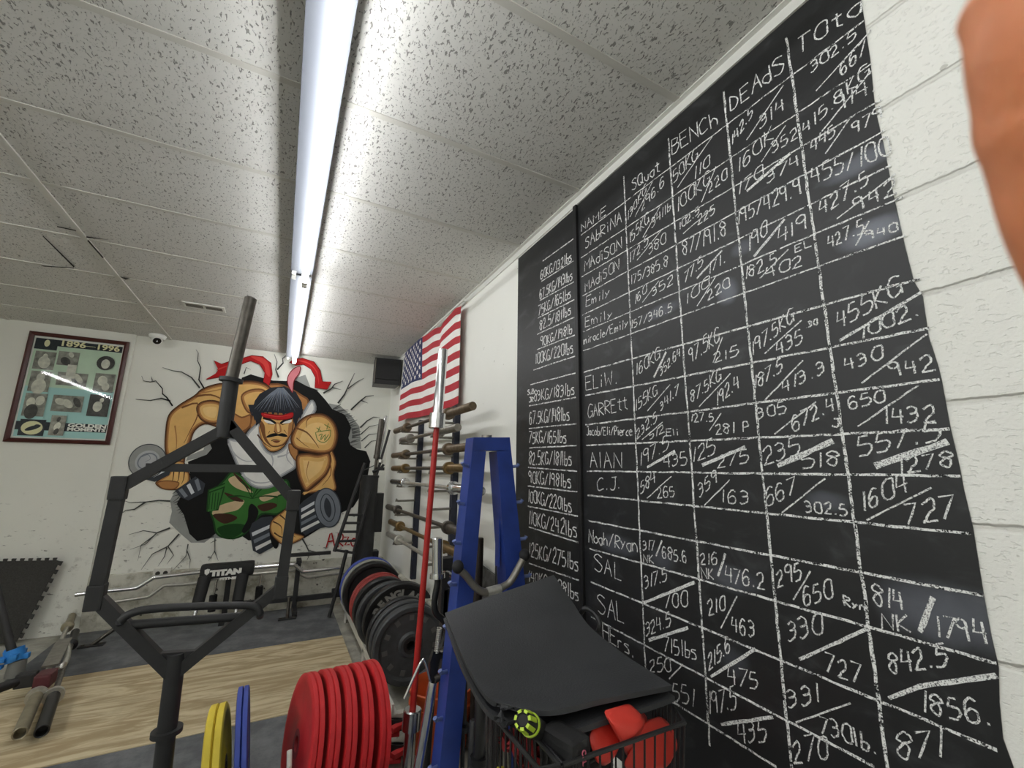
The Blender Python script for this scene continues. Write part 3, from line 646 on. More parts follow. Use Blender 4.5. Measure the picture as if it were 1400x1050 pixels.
CR = [[(250, 312), (225, 275), (205, 258), (205, 235), (175, 200), (150, 205), (120, 200), (112, 178)], [(160, 200), (155, 180)], [(240, 290), (200, 278), (150, 288), (85, 282)], [(372, 232), (335, 185), (290, 160), (250, 155), (205, 140)], [(392, 235), (368, 195), (376, 140), (362, 110), (365, 75), (355, 60)],
      [(725, 185), (712, 150), (718, 115), (705, 80)], [(718, 150), (745, 120), (742, 100), (760, 85)], [(570, 170), (580, 140), (600, 150)], [(925, 255), (960, 235), (975, 215), (1012, 200)], [(965, 230), (1005, 240)], [(990, 300), (1020, 260), (1040, 215), (1065, 165)], [(1035, 235), (1075, 205), (1108, 188)], [(1048, 330), (1090, 290), (1115, 270), (1150, 265)], [(1095, 288), (1125, 300)],
      [(1090, 410), (1120, 380), (1150, 362), (1180, 365)], [(1092, 440), (1130, 405), (1175, 395)], [(1095, 470), (1130, 440), (1180, 435)], [(1110, 500), (1140, 470), (1180, 465)],
      [(240, 738), (190, 735), (130, 742), (60, 745), (30, 735)], [(130, 742), (80, 775), (40, 780), (0, 810)], [(240, 858), (180, 880), (120, 870), (55, 888)], [(180, 880), (130, 930), (60, 955)], [(165, 895), (110, 935), (95, 1005)], [(280, 885), (230, 940), (160, 975), (110, 1045)], [(225, 945), (215, 985), (185, 1030)], [(320, 930), (310, 985), (255, 1045)], [(230, 940), (255, 980), (225, 1020)], [(315, 960), (330, 1000), (325, 1040)],
      [(440, 905), (440, 960), (412, 1005)], [(438, 960), (455, 1005)], [(830, 905), (850, 940), (865, 975), (850, 1005)], [(862, 960), (890, 965), (910, 985)], [(770, 940), (735, 1005)], [(1105, 600), (1150, 580), (1180, 585)]]
for c in CR: m.line(c, 7.5 if len(c) > 3 else 5.5, 'crack', False)
for c in CR[:14:2]: m.line([(x + 1.5, y + 1.5) for x, y in c], 3, 'black', False)
m.done()
m = Mural(mural, 'signature')
for p in ([(938, 945), (955, 885), (962, 880), (975, 940)], [(945, 920), (972, 915)], [(990, 945), (992, 885), (1012, 890), (1010, 912), (992, 918), (1014, 940)], [(1018, 900), (1038, 898), (1022, 935), (1042, 932)], [(1060, 905), (1048, 920), (1056, 940), (1070, 928), (1068, 908), (1058, 905)]): m.line(p, 6, 'red', len(p) > 4, False)
m.done()

# ------------------------------------------------------------------ framed poster
PX0, PX1, PZ1, PZ0 = -1.927, -1.293, CAMZ + 1.082, CAMZ + .182
PYF = YB - .022
M_WOOD = mat('mahogany_frame', rgb(74, 30, 26), .35, noise=.25, nscale=40, stretch=(1, 1, 8))
pr = thing('framed_poster', 'dark red wood framed sports history poster on the left of the back wall', 'poster', ((PX0 + PX1) / 2, PYF, PZ0))
b = MB(); fw = .032; yb, yf = PYF - .001, PYF - .028
for (xa, za), (xb, zb), (xc, zc), (xd, zd) in (((PX0, PZ0), (PX1, PZ0), (PX1 - fw, PZ0 + fw), (PX0 + fw, PZ0 + fw)), ((PX1, PZ0), (PX1, PZ1), (PX1 - fw, PZ1 - fw), (PX1 - fw, PZ0 + fw)), ((PX1, PZ1), (PX0, PZ1), (PX0 + fw, PZ1 - fw), (PX1 - fw, PZ1 - fw)), ((PX0, PZ1), (PX0, PZ0), (PX0 + fw, PZ0 + fw), (PX0 + fw, PZ1 - fw))):
    mx = [((xa + xd) / 2, (za + zd) / 2), ((xb + xc) / 2, (zb + zc) / 2)]
    b.add([(xa, yb, za), (xb, yb, zb), (xc, yb, zc), (xd, yb, zd), (xa, yf + .01, za), (xb, yf + .01, zb), (mx[1][0], yf, mx[1][1]), (mx[0][0], yf, mx[0][1]), (xc, yf + .012, zc), (xd, yf + .012, zd)],
          [[0, 1, 2, 3], [0, 4, 5, 1], [4, 7, 6, 5], [7, 9, 8, 6], [9, 3, 2, 8]])
b.build('frame', M_WOOD, pr)
PA = {k: mat('print_' + k, rgb(*v), .5, spec=.3, **kw) for k, v, kw in (('mint', (204, 226, 200), dict(noise=.12, nscale=5)), ('aqua', (178, 222, 216), {}), ('paper', (238, 240, 230), {}), ('navy', (28, 38, 44), {}), ('cream', (240, 236, 190), {}), ('grey', (146, 146, 134), dict(noise=.5, nscale=26)), ('dark', (72, 72, 66), dict(noise=.4, nscale=30)), ('pale', (216, 216, 200), dict(noise=.2, nscale=30)))}
ux0, ux1, uz1, uz0 = PX0 + fw, PX1 - fw, PZ1 - fw, PZ0 + fw
pn = [0]
def pu(u, v): return Vector((ux0 + (ux1 - ux0) * u, PYF - .004 - pn[0] * .00025, uz1 + (uz0 - uz1) * v))
b = MB()
def prect(u0, v0, u1, v1, c): pn[0] += 1; b.poly([pu(u0, v0), pu(u1, v0), pu(u1, v1), pu(u0, v1)], PA[c])
def pell(u, v, ru, rv, c, rot=0):
    pn[0] += 1; ca, sa = math.cos(rot), math.sin(rot)
    b.poly([pu(u + (ru * math.cos(t) * ca - rv * math.sin(t) * sa), v + (ru * math.cos(t) * sa + rv * math.sin(t) * ca)) for t in [2 * math.pi * k / 20 for k in range(20)]], PA[c])
prect(0, 0, 1, 1, 'paper'); prect(.02, .02, .985, .985, 'mint'); prect(.02, .5, .985, .985, 'aqua')
prect(.02, .02, .985, .085, 'navy'); prect(.02, .02, .26, .13, 'navy'); pell(.145, .065, .03, .035, 'cream')
prect(.02, .84, .985, .92, 'navy'); prect(.06, .82, .32, .975, 'navy'); pell(.19, .9, .11, .065, 'cream'); pell(.2, .9, .08, .02, 'navy', -.3); pell(.24, .88, .03, .015, 'navy')
for (u0, v0, u1, v1, c, bl) in ((.05, .15, .27, .33, 'grey', ((.5, .25, .12, 'pale'), (.5, .6, .3, 'pale'))), (.29, .13, .52, .27, 'grey', ((.6, .2, .15, 'pale'), (.4, .7, .25, 'dark'))), (.055, .35, .27, .55, 'grey', ((.5, .3, .2, 'pale'), (.5, .75, .35, 'pale'))), (.33, .34, .66, .47, 'grey', ((.3, .5, .2, 'pale'), (.7, .4, .2, 'pale'))), (.74, .32, .97, .51, 'grey', ((.4, .4, .25, 'pale'), (.6, .7, .2, 'pale'))),
                                (.055, .57, .28, .79, 'grey', ((.3, .4, .2, 'pale'), (.7, .3, .2, 'pale'), (.4, .8, .3, 'dark'))), (.34, .57, .67, .73, 'grey', ((.25, .4, .18, 'pale'), (.5, .5, .2, 'pale'), (.8, .4, .18, 'dark'))), (.73, .54, .965, .76, 'dark', ((.45, .55, .22, 'pale'), (.6, .25, .1, 'pale'))), (.37, .77, .53, .965, 'grey', ((.5, .2, .12, 'dark'), (.5, .55, .2, 'pale'), (.5, .8, .15, 'dark'))), (.42, .26, .52, .4, 'pale', ())):
    prect(u0, v0, u1, v1, c)
    for (bu, bv, br, bc) in bl: pell(u0 + (u1 - u0) * bu, v0 + (v1 - v0) * bv, br * (u1 - u0), br * (v1 - v0) * 1.1, bc, bu)
pell(.83, .21, .105, .075, 'dark'); pell(.83, .22, .05, .05, 'pale', .5)
b.build('print', None, pr, weld=False)
pn[0] += 3
for tx, u, v, w, sz in (('1896', .28, .076, .29, .066), ('1996', .68, .076, .28, .066), ('GOLDEN', .56, .876, .42, .04), ('MOMENTS', .56, .912, .42, .036)):
    font_mb(tx, sz, pu(u, v), (1, 0, 0), (0, 0, 1), PA['cream'] if tx[0] == '1' else PA['paper'], 0, .002, w * (ux1 - ux0)).build('lettering', None, pr, weld=False)
b = MB(); pn[0] += 1
for z in (.055, ): b.poly([pu(.57, .054), pu(.68, .054), pu(.68, .058), pu(.57, .058)], PA['cream'])
b.build('rule', None, pr, weld=False)
g = G('poster_glass')
g.m.node_tree.nodes.remove(g.b)
tr = g.N.new('ShaderNodeBsdfTransparent'); gl = g.N.new('ShaderNodeBsdfGlossy'); gl.inputs['Roughness'].default_value = .03
fr = g.N.new('ShaderNodeFresnel'); fr.inputs[0].default_value = 1.3; mx = g.N.new('ShaderNodeMixShader')
g.L.new(fr.outputs[0], mx.inputs[0]); g.L.new(tr.outputs[0], mx.inputs[1]); g.L.new(gl.outputs[0], mx.inputs[2]); g.L.new(mx.outputs[0], g.N['Material Output'].inputs[0])
b = MB(); b.poly([Vector((ux0 - .002, PYF - .012, uz0 - .002)), Vector((ux1 + .002, PYF - .012, uz0 - .002)), Vector((ux1 + .002, PYF - .0165, uz1 + .002)), Vector((ux0 - .002, PYF - .0165, uz1 + .002))]); b.build('glass_pane', MATS['poster_glass'], pr)

# wall socket
r = thing('wall_socket', 'small double wall socket on the back wall ledge left of the padded bar', 'socket', (-.62, YB, .42))
p0 = on_y(221, 784, YB - .042)
b = MB(); b.box((p0.x, p0.y + .018, p0.z + .003), (.118, .05, .075), bev=.004); b.build('plate', M_OFFW, r)
for dx in (-.026, .026):
    b = MB(); b.lathe([(0, 0), (0, .017), (.003, .016), (.003, 0)], (p0.x + dx, p0.y - .0065, p0.z + .003), (0, -1, 0), 20); b.build('outlet', M_DARK, r)

# ------------------------------------------------------------------ floor coverings
g = G('rubber_mat')
c = g.mix(g.ramp(g.noise(6, 6, rough=.7), .35, .7), rgb(88, 90, 92), rgb(118, 120, 121))
sp = g.math('MULTIPLY', g.ramp(g.noise(13, 5, rough=.75), .66, .74), g.ramp(g.noise(2.5, 2), .5, .65))
g.bump(g.noise(300, 2), .3, .002)
M_RUB = g.done(g.mix(g.math('MULTIPLY', sp, .7), c, rgb(170, 172, 172)), .75, .3)
g = G('plywood')
gr = g.noise(1, 6, stretch=(1.6, 9, 1), rough=.6, dist=2.2)
c = g.mix(g.ramp(gr, .38, .62), rgb(208, 194, 160), rgb(168, 149, 115))
c = g.mix(g.math('MULTIPLY', g.ramp(g.noise(3, 5, rough=.7), .5, .75), .35), c, rgb(140, 122, 92))
M_PLY = g.done(c, .6, .3)
def slab(name, label, cat, x0, x1, y0, y1, h, m):
    b = MB(); b.box(((x0 + x1) / 2, (y0 + y1) / 2, h / 2 + .0005), (x1 - x0, y1 - y0, h), bev=.003); return tag(b.build(name, m), label, cat)
slab('plywood_platform', 'scuffed pale plywood lifting platform strip across the floor', 'platform', -3.4, .56, 2.812, 3.86, .02, M_PLY)
slab('rubber_floor_mat', 'dark grey rubber floor strip between the plywood and the mural wall', 'floor mat', -1.32, .56, 3.866, 4.77, .019, M_RUB)
slab('rubber_floor_mat', 'dark grey rubber flooring in the foreground, in front of the plywood', 'floor mat', -3.4, .5, .2, 2.806, .019, M_RUB)
FT = .0195

# ------------------------------------------------------------------ metals, rubbers, fabrics
M_CHROME = mat('chrome', rgb(222, 223, 224), .22, 1.)
M_CHROMEW = mat('worn_chrome', rgb(200, 198, 190), .36, .8, noise=.15, nscale=40)
M_RUST = mat('brown_steel', rgb(112, 98, 80), .45, .7, noise=.3, nscale=40)
M_BRONZE = mat('bronze_steel', rgb(128, 106, 70), .4, .8, noise=.25, nscale=30)
M_STEELD = mat('dark_steel', rgb(92, 88, 82), .42, .8, noise=.2, nscale=40)
M_STEEL = mat('grey_steel', rgb(142, 138, 130), .38, .8, noise=.2, nscale=30)
M_BLACK = mat('black_powder_coat', rgb(36, 36, 37), .55, noise=.25, nscale=18, bump=.15)
M_BLACKS = mat('black_satin', rgb(24, 24, 25), .4)
M_FOAM = mat('black_foam', rgb(26, 26, 27), .7, bump=.3, bscale=150)
M_NAVY = mat('navy_steel', rgb(32, 36, 52), .5, noise=.2, nscale=20)
M_BLUE = mat('blue_paint', rgb(36, 60, 136), .38, noise=.25, nscale=9)
M_RED = mat('red_rubber', rgb(206, 44, 48), .55, noise=.12, nscale=12)
M_REDD = mat('red_hub', rgb(150, 36, 40), .5, noise=.3, nscale=30)
M_YEL = mat('yellow_rubber', rgb(222, 198, 62), .55, noise=.1, nscale=14)
M_BLUP = mat('blue_rubber', rgb(54, 74, 160), .55, noise=.12, nscale=14)
M_PLK = mat('black_rubber', rgb(33, 33, 34), .42, noise=.2, nscale=14)
M_PLG = mat('worn_black_rubber', rgb(62, 64, 66), .5, noise=.25, nscale=22)
M_GREYP = mat('grey_rubber', rgb(150, 150, 140), .5, noise=.12, nscale=18)

def perp(d, up=(0, 0, 1)):
    d = Vector(d).normalized(); u = Vector(up); u = (u - d * u.dot(d)).normalized(); return d, u, d.cross(u)

# ------------------------------------------------------------------ barbells
def barbell(label, p0, p1, sl0, sl1, ms, msl, group, rs=.0135, rsl=.025, cat='barbell', loc=None, mcol=None, rc=.037, lc=.03):
    """p0/p1: outer ends; sl0/sl1: sleeve lengths"""
    p0 = Vector(p0); p1 = Vector(p1); d = (p1 - p0).normalized()
    base = loc or ((p0 + p1) / 2); base = Vector((base.x, base.y, min(p0.z, p1.z)))
    r = thing('barbell', label, cat, base, group)
    b = MB(); b.tube([p0 + d * (sl0 - .01), p1 - d * (sl1 - .01)], rs, 12); b.build('shaft', ms, r)
    for p, dd, sl in ((p0, d, sl0), (p1, -d, sl1)):
        m1 = msl if not isinstance(msl, tuple) else msl[0 if p is p0 else 1]
        b = MB(); b.lathe([(0, 0), (.002, .014), (.0, .019), (0, rsl - .002), (.003, rsl), (sl, rsl), (sl, 0)], p, dd, 20); s = b.build('sleeve', m1, r)
        b = MB(); b.lathe([(sl - .002, rsl), (sl, rc), (sl + lc, rc), (sl + lc + .004, rc - .005), (sl + lc + .004, rs)], p, dd, 24); b.build('collar', mcol or m1, r)
    return r
# gun-rack on the right wall: two uprights with pegs
XB = .862
r = thing('barbell_wall_rack', 'navy barbell rack of two uprights screwed to the right wall under the flag', 'barbell rack', (.96, 3.1, .46))
BARZ = [.338, .243, .127, .018, -.091, -.307, -.418, -.520]
for y, zt in ((3.505, .41), (2.678, .42)):
    b = MB(); b.box((.992, y, CAMZ + (zt - .815) / 2), (.038, .045, .815 + zt), bev=.003); up = b.build('upright', M_NAVY, r)
    for z in BARZ + [-.2]:
        zz = CAMZ + z - .03
        b = MB(); b.tube([(.974, y, zz), (.84, y, zz - .002), (.826, y, zz + .008)], [.008, .008, .009], 10); b.lathe([(0, 0), (0, .013), (.006, .013), (.006, 0)], (.83, y, zz + .004), (-1, 0, .3), 12); b.build('peg', M_STEEL, up)
BL = [('brown steel barbell on the topmost pegs of the wall rack, below the flag', M_STEELD, M_RUST, 2.09, 3.84, .36, .38), ('short pale steel barbell on the second pegs from the top of the wall rack', M_STEEL, M_STEEL, 2.30, 3.60, .31, .25),
      ('rust brown barbell on the third pegs from the top of the wall rack', M_STEELD, M_RUST, 2.09, 3.86, .34, .41), ('bronze brown barbell on the fourth pegs from the top of the wall rack', M_STEELD, M_BRONZE, 2.05, 3.83, .355, .39),
      ('bright chrome barbell on the fifth pegs of the wall rack, above the empty pegs', M_CHROMEW, M_CHROME, 1.95, 3.82, .37, .40), ('dark steel barbell just below the empty pegs of the wall rack', M_STEELD, M_STEELD, 2.1, 3.94, .28, .33),
      ('bronze barbell second from the bottom of the wall rack', M_BRONZE, M_BRONZE, 2.05, 3.80, .4, .31), ('silver barbell on the lowest pegs of the wall rack', M_CHROMEW, M_CHROMEW, 2.0, 3.85, .42, .34)]
for z, (lb, ms, msl, y0, y1, s0, s1) in zip(BARZ, BL):
    barbell(lb, (XB - .001 * 0, y0, CAMZ + z), (XB, y1, CAMZ + z), s0, s1, ms, msl, 'barbells on the wall rack', rs=.0125, rsl=.0235, rc=.036)

# red-shafted barbell standing upright in the middle
pt = on_y(606, 478, 1.95); pb = on_y(553, 1110, 1.95)
ct = on_y(597.5, 574, 1.95); cb = on_y(563, 970, 1.95)
pb.z = FT; d = (pt - pb).normalized()
barbell('upright barbell with a red shaft and chrome sleeves standing before the wall rack', pt, pb, (pt - ct).length - .03, (cb - pb).length - .07, mat('red_shaft', rgb(178, 38, 34), .4, noise=.1), M_CHROME, None, rs=.0135, rsl=.0235, loc=pb, rc=.037, lc=.068)

# ------------------------------------------------------------------ hexagonal trap bar, upright in the left foreground
YH = 1.8
def hp(u, v, dy=0.): return on_y(u, v, YH + dy)
tb = thing('trap_bar', 'black hexagonal trap bar standing upright in the left foreground', 'trap bar', (-.23, YH, FT))
ctop, cbot = hp(314, 590), hp(237, 900); axis = (hp(343, 407) - hp(315, 520)).normalized()
NY = Vector((0, 1, 0))
def sqbar(a, c, w, dd=None, m=M_BLACK, name='frame_bar', parent=tb):
    d, n, t = perp(c - a, (0, 1, 0))
    b = MB(); h = w / 2; q = [a + n * sx * h + t * sy * h for sx, sy in ((-1, -1), (1, -1), (1, 1), (-1, 1))]
    b.prism(q, c - a, None)
    return b.build(name, m, parent)
V = [hp(316, 582), hp(401, 684), hp(384, 802), hp(237, 922), hp(131, 816), hp(163, 667)]
for i in range(6):
    a, c = V[i], V[(i + 1) % 6]; e = (c - a).normalized() * .012
    sqbar(a - e, c + e, .034)
b = MB()
for p in (V[1], V[2], V[4], V[5]):
    b = MB(); b.box(p, (.042, .044, .072), bev=.006); b.build('gusset', M_BLACK, tb)
sqbar(hp(200, 639), hp(366, 641), .026, name='handle')
hl = catmull([hp(167, 847), hp(178, 838), hp(200, 831.5), hp(245, 828), hp(300, 826), hp(338, 826), hp(351, 829), hp(356, 837)], 5)
b = MB(); b.tube([p - NY * .018 for p in hl], .0118, 12); b.build('handle', M_BLACK, tb)
b = MB(); b.tube([hp(170, 855), hp(328, 843)], .0135, 14); b.build('handle', M_BLACK, tb)
b = MB()
for p in (hl[0], hl[-1]): b.tube([p - NY * .018, p + Vector((0, .0, -.012))], .0115, 10)
b.build('handle_bracket', M_BLACK, tb)
sqbar(hp(206, 898), hp(276, 893), .022, name='gusset')
t0 = hp(343, 407); s0 = hp(316, 520)
b = MB(); b.tube([s0, hp(305, 598)], .025, 20); b.build('stub', M_BLACK, tb)
b = MB(); b.lathe([(0, 0), (.0, .016), (.004, .0205), ((t0 - s0).length, .0205)], t0, s0 - t0, 24); b.build('sleeve', M_STEELD, tb)
b = MB(); b.lathe([(-.007, .018), (-.007, .037), (.006, .037), (.006, .018)], s0, s0 - t0, 28); b.build('collar', M_BLACK, tb)
s1 = hp(228, 1000); t1 = hp(214, 1160); t1.z = FT; ax1 = (t1 - s1).normalized()
b = MB(); b.tube([V[3] + Vector((0, 0, .06)), s1], .0255, 20); b.build('stub', M_BLACK, tb)
b = MB(); b.tube([s1, t1], .0245, 20); b.build('sleeve', M_BLACK, tb)
b = MB(); b.lathe([(-.007, .02), (-.007, .04), (.006, .04), (.006, .02)], s1, ax1, 28); b.build('collar', M_BLACK, tb)

# ------------------------------------------------------------------ weight plates
def plate_mesh(R, t, face='rubber'):
    """profile from hub hole to rim and back, half thickness t/2"""
    h = t / 2
    return [(-h * .9, .0255), (-h * .9, .06), (-h * .45, .072), (-h * .45, R * .80), (-h * .95, R * .86), (-h, R * .9), (-h, R - .008), (-h * .7, R), (h * .7, R), (h, R - .008), (h, R * .9), (h * .95, R * .86), (h * .45, R * .80), (h * .45, .072), (h * .9, .06), (h * .9, .0255)]
def plate(name, label, cat, group, c, axis, R, t, m, mh, seg=56, text=None):
    c = Vector(c); ax = Vector(axis).normalized()
    r = thing(name, label, cat, (c.x, c.y, c.z - R), group)
    b = MB(); b.lathe(plate_mesh(R, t), c, ax, seg); b.build('bumper', m, r)
    b = MB(); h = t / 2
    b.lathe([(-h * .94, .0255), (-h * .94, .046), (-h * .6, .05), (h * .6, .05), (h * .94, .046), (h * .94, .0255), (-h * .94, .0255)], c, ax, 28); b.build('hub', mh, r)
    return r
# toaster rack in the foreground: two yellow, two blue, ten red
ang = math.radians(4); ca, sa = math.cos(ang), math.sin(ang)
def rowp(s): return Vector((s * ca, 2.03 + s * sa, 0))
RAX = Vector((ca, sa, 0)); RRX = Vector((-sa, ca, 0))
pl = [('yellow', -.097, .026, M_YEL, .205), ('yellow', -.0705, .026, M_YEL, .205), ('blue', -.02, .0185, M_BLUP, .225), ('blue', -.001, .0185, M_BLUP, .225)]
xs = .172
for i in range(10):
    pl.append(('red', xs, .0205, M_RED, .225)); xs += .0216 if i % 2 == 0 else .0398
ordn = ['first', 'second', 'third', 'fourth', 'fifth', 'sixth', 'seventh', 'eighth', 'ninth', 'tenth']
cnt = {'yellow': 0, 'blue': 0, 'red': 0}
TOPZ = CAMZ - .7
for colr, s, t, m, R in pl:
    k = cnt[colr]; cnt[colr] += 1
    if colr == 'red': lb = ('%s red bumper plate from the left in the foreground rack' % ordn[k]) if k < 9 else 'last red bumper plate at the right end of the foreground rack'
    else: lb = '%s bumper plate on the %s of the %s pair in the foreground rack' % (colr, ('left', 'right')[k], colr)
    p = rowp(s); tw = (.13, .11, .10, .10, .12)[k // 2] if colr == 'red' else (.03 if colr == 'blue' else .0)
    ax = Vector((1, tw, {'red': -.11 + .008 * k, 'yellow': .13, 'blue': .11}[colr])).normalized()
    z = .030 + R
    plate('bumper_plate', lb, 'weight plate', '%s bumper plates in the foreground rack' % colr, (p.x, p.y, z), ax, R, t, m, M_REDD if colr == 'red' else M_STEELD)
r = thing('plate_rack', 'low white toaster rack holding the red, blue and yellow plates', 'plate rack', (rowp(.3).x, rowp(.3).y, FT))
for dy in (-.13, .13):
    b = MB(); a = rowp(-.14) + RRX * dy; c = rowp(.50) + RRX * dy
    b.tube([a + Vector((0, 0, .060)), c + Vector((0, 0, .060))], .012, 10); b.build('rail', M_OFFW, r)
for s in (-.13, .07, .48):
    for dy in (-.13, .13):
        b = MB(); q = rowp(s) + RRX * dy; b.box(q + Vector((0, 0, (FT + .06) / 2)), (.03, .03, .06 - FT)); b.build('foot', M_OFFW, r)
b = MB(); q = rowp(.125)
b.tube([q + RRX * -.13 + Vector((0, 0, .06)), q + RRX * -.15 + Vector((0, 0, .27)), q + RRX * -.12 + Vector((0, 0, .30))], .009, 10); b.build('divider', M_OFFW, r)
q = rowp(-.1); b = MB(); b.tube([q + Vector((0, 0, .028)), rowp(.14) + Vector((0, 0, .028))], .006, 8); b.build('divider', M_BLACK, r)

# plates along the right wall on a floor rack
r = thing('plate_rack', 'long white angle iron rack on the floor under the barbell wall rack', 'plate rack', (.77, 3.4, .001))
for x in (.625, .935):
    b = MB(); b.box((x, 3.49, .10), (.012, 2.1, .05)); b.box((x + (.012 if x < .8 else -.012), 3.49, .077), (.03, 2.1, .006)); b.build('rail', M_OFFW, r)
for y in (2.5, 3.3, 4.22):
    b = MB(); b.box((.78, y, .042), (.3, .04, .03)); b.box((.625, y, .05), (.012, .05, .098)); b.box((.935, y, .05), (.012, .05, .098)); b.build('crosspiece', M_OFFW, r)
WP = [('blue', 4.10, .05, .235, M_BLUP, 0, 'blue bumper plate at the far end of the wall plate row'), ('grey', 4.03, .05, .232, M_GREYP, 0, 'light grey bumper plate next to the blue one in the wall row'),
      ('black', 3.93, .085, .232, M_PLK, .02, 'thick black bumper plate between the grey and the red ones'), ('red', 3.66, .036, .215, mat('dull_red_rubber', rgb(150, 52, 48), .5, noise=.15), .02, 'dull red bumper plate, farther of two in the wall row'), ('red', 3.60, .036, .212, MATS['dull_red_rubber'], .03, 'dull red bumper plate, nearer of two in the wall row'),
      ('black', 3.50, .07, .215, M_PLK, .03, 'black bumper plate right in front of the two dull red ones'), ('black', 3.30, .05, .222, M_PLG, .06, 'thin greyish black plate just behind the lettered one'), ('black', 3.16, .05, .238, M_PLK, .16, 'leaning black bumper plate with raised maker lettering on its face'),
      ('black', 2.93, .045, .216, M_PLK, .05, 'third black plate from the front of the wall row'), ('black', 2.84, .05, .216, M_PLG, .04, 'second black plate from the front of the wall row'), ('black', 2.74, .058, .216, M_PLG, .04, 'front black plate with raised letters in the wall row')]
for i, (cn, y, t, R, m, lean, lb) in enumerate(WP):
    x = .78 + (0.035 if i == 7 else 0)
    c = Vector((x, y, .082 + R * .93)); ax = Vector((0.02, 1, lean)).normalized()
    rt = plate('bumper_plate', lb, 'weight plate', 'plates in the row along the right wall', c, ax, R, t, m, M_STEELD if i != 10 else M_PLK)
    if i in (7, 10):
        tx = 'PENGLAI' if i == 7 else '-' * 9
        n = -ax; u = (Vector((0, 0, 1)) - n * n.z).normalized(); rr = u.cross(n)
        rr = Vector((1, 0, 0)) - n * n.x; rr.normalize(); u = rr.cross(n) * -1
        if u.z < 0: u = -u
        mb = MB(); rad = R * .58 if i == 7 else R * .62
        span = 1.9 if i == 7 else 4.6
        for k, ch in enumerate(tx):
            a = span * (.5 - k / (len(tx) - 1)) + (.25 if i == 7 else .6)
            up_ = u * math.cos(a) - rr * math.sin(a); ri = rr * math.cos(a) + u * math.sin(a)
            q = c + up_ * rad - ri * .016 + n * (t / 2 * .45 + .001)
            if ch == '-': mb.prism([q + ri * .004, q + ri * .03, q + ri * .03 + up_ * .03, q + ri * .004 + up_ * .03], n * .003)
            else:
                f = font_mb(ch, .072, q, ri, up_, None, .002, .004); mb.add(f.v, f.f)
        mb.build('raised_lettering', mat('worn_lettering', rgb(150, 148, 142), .6) if i == 7 else mat('faint_lettering', rgb(92, 92, 90), .6), rt, weld=False)

# ------------------------------------------------------------------ flag on the right wall
M_FR = mat('flag_red', rgb(172, 42, 52), .8, noise=.06, nscale=30); M_FW = mat('flag_white', rgb(232, 230, 224), .8, noise=.04); M_FB = mat('flag_blue', rgb(38, 46, 88), .8, noise=.1)
fl = thing('flag', 'stars and stripes flag hanging from a white pole on the right wall', 'flag', (.975, 3.35, 1.68))
FY0, FY1 = 2.60, 4.12; NU, NV = 60, 39
def fpt(u, v, off=0.):
    """u: 0 far (canton side) .. 1 near, v: 0 top .. 1 bottom"""
    y = FY1 + (FY0 - FY1) * u - .05 * v * math.sin(u * 3.1) * 0
    ztop = CAMZ + 1.115 + .018 * math.sin(u * 6.3) - .05 * math.exp(-((u - 1) / .04) ** 2) * .5
    zbot = CAMZ + .435 + .02 * math.sin(u * 5 + 1)
    x = .985 - .022 - .016 * math.sin(u * 9 + v * 1.2) * (v + .25) - .010 * math.sin(u * 23 + v * 3) * (.3 + v * .5) - .02 * math.exp(-((u - .8) / .06) ** 2) - off
    sag = .05 * math.exp(-((u - .78) / .1) ** 2) * (1 - v)
    return Vector((x, y, ztop + (zbot - ztop) * v - sag * .8))
b = MB()
for j in range(NV):
    for i in range(NU):
        u0, u1, v0, v1 = i / NU, (i + 1) / NU, j / NV, (j + 1) / NV
        m = M_FB if (u0 < .4 - 1e-6 and j < 21) else (M_FR if (j // 3) % 2 == 0 else M_FW)
        b.add([fpt(u0, v0), fpt(u1, v0), fpt(u1, v1), fpt(u0, v1)], [[0, 1, 2, 3]], m, True)
for row in range(9):
    for cidx in range(6 if row % 2 == 0 else 5):
        u = .4 * ((cidx * 2 + (1 if row % 2 == 0 else 2)) / 12); v = (7 / 13) * ((row + 1) / 10)
        q = []
        for k in range(10):
            a = math.pi * k / 5 ; rr_ = .027 if k % 2 == 0 else .011
            q.append(fpt(u + rr_ * math.sin(a) / 1.52, v - rr_ * math.cos(a) / .68, .0025))
        b.poly(q, M_FW)
b.build('cloth', None, fl)
b = MB(); b.grid([[fpt(-.018, v), fpt(0.002, v)] for v in [k / 20 for k in range(21)]], M_FW); b.build('hoist_band', None, fl)
b = MB(); b.tube([(.972, FY0 - .03, CAMZ + 1.128), (.972, FY1 + .03, CAMZ + 1.128)], .008, 10); b.build('pole', M_WHITE, fl)
for y in (FY0 + .02, FY0 + .32, FY1 - .3, FY1):
    b = MB(); b.tube([(.972, y, CAMZ + 1.118), (.985, y, CAMZ + 1.135), (1.008, y, CAMZ + 1.135)], .004, 8); b.build('hook', M_WHITE, fl)

# ------------------------------------------------------------------ loudspeaker in the corner
r = thing('loudspeaker', 'black loudspeaker mounted high in the corner beside the flag', 'speaker', (.855, 4.47, CAMZ + .85))
b = MB(); z0, z1 = CAMZ + .85, CAMZ + 1.118
b.prism([(.735, 4.40, z0), (.99, 4.36, z0), (.99, 4.58, z0), (.76, 4.6, z0)], (0, 0, z1 - z0)); b.build('cabinet', M_BLACKS, r)
b = MB(); b.prism([(.757, 4.388, z0 + .05), (.982, 4.353, z0 + .05), (.982, 4.345, z0 + .05), (.757, 4.38, z0 + .05)], (0, 0, z1 - z0 - .07)); b.build('grille', M_FOAM, r)
b = MB(); b.box((.742, 4.393, (z0 + z1) / 2), (.006, .012, z1 - z0 - .02)); b.build('edge_strip', M_STEEL, r)
b = MB(); b.box((.87, 4.72, z1 - .08), (.06, .30, .03)); b.build('bracket', M_BLACK, r)

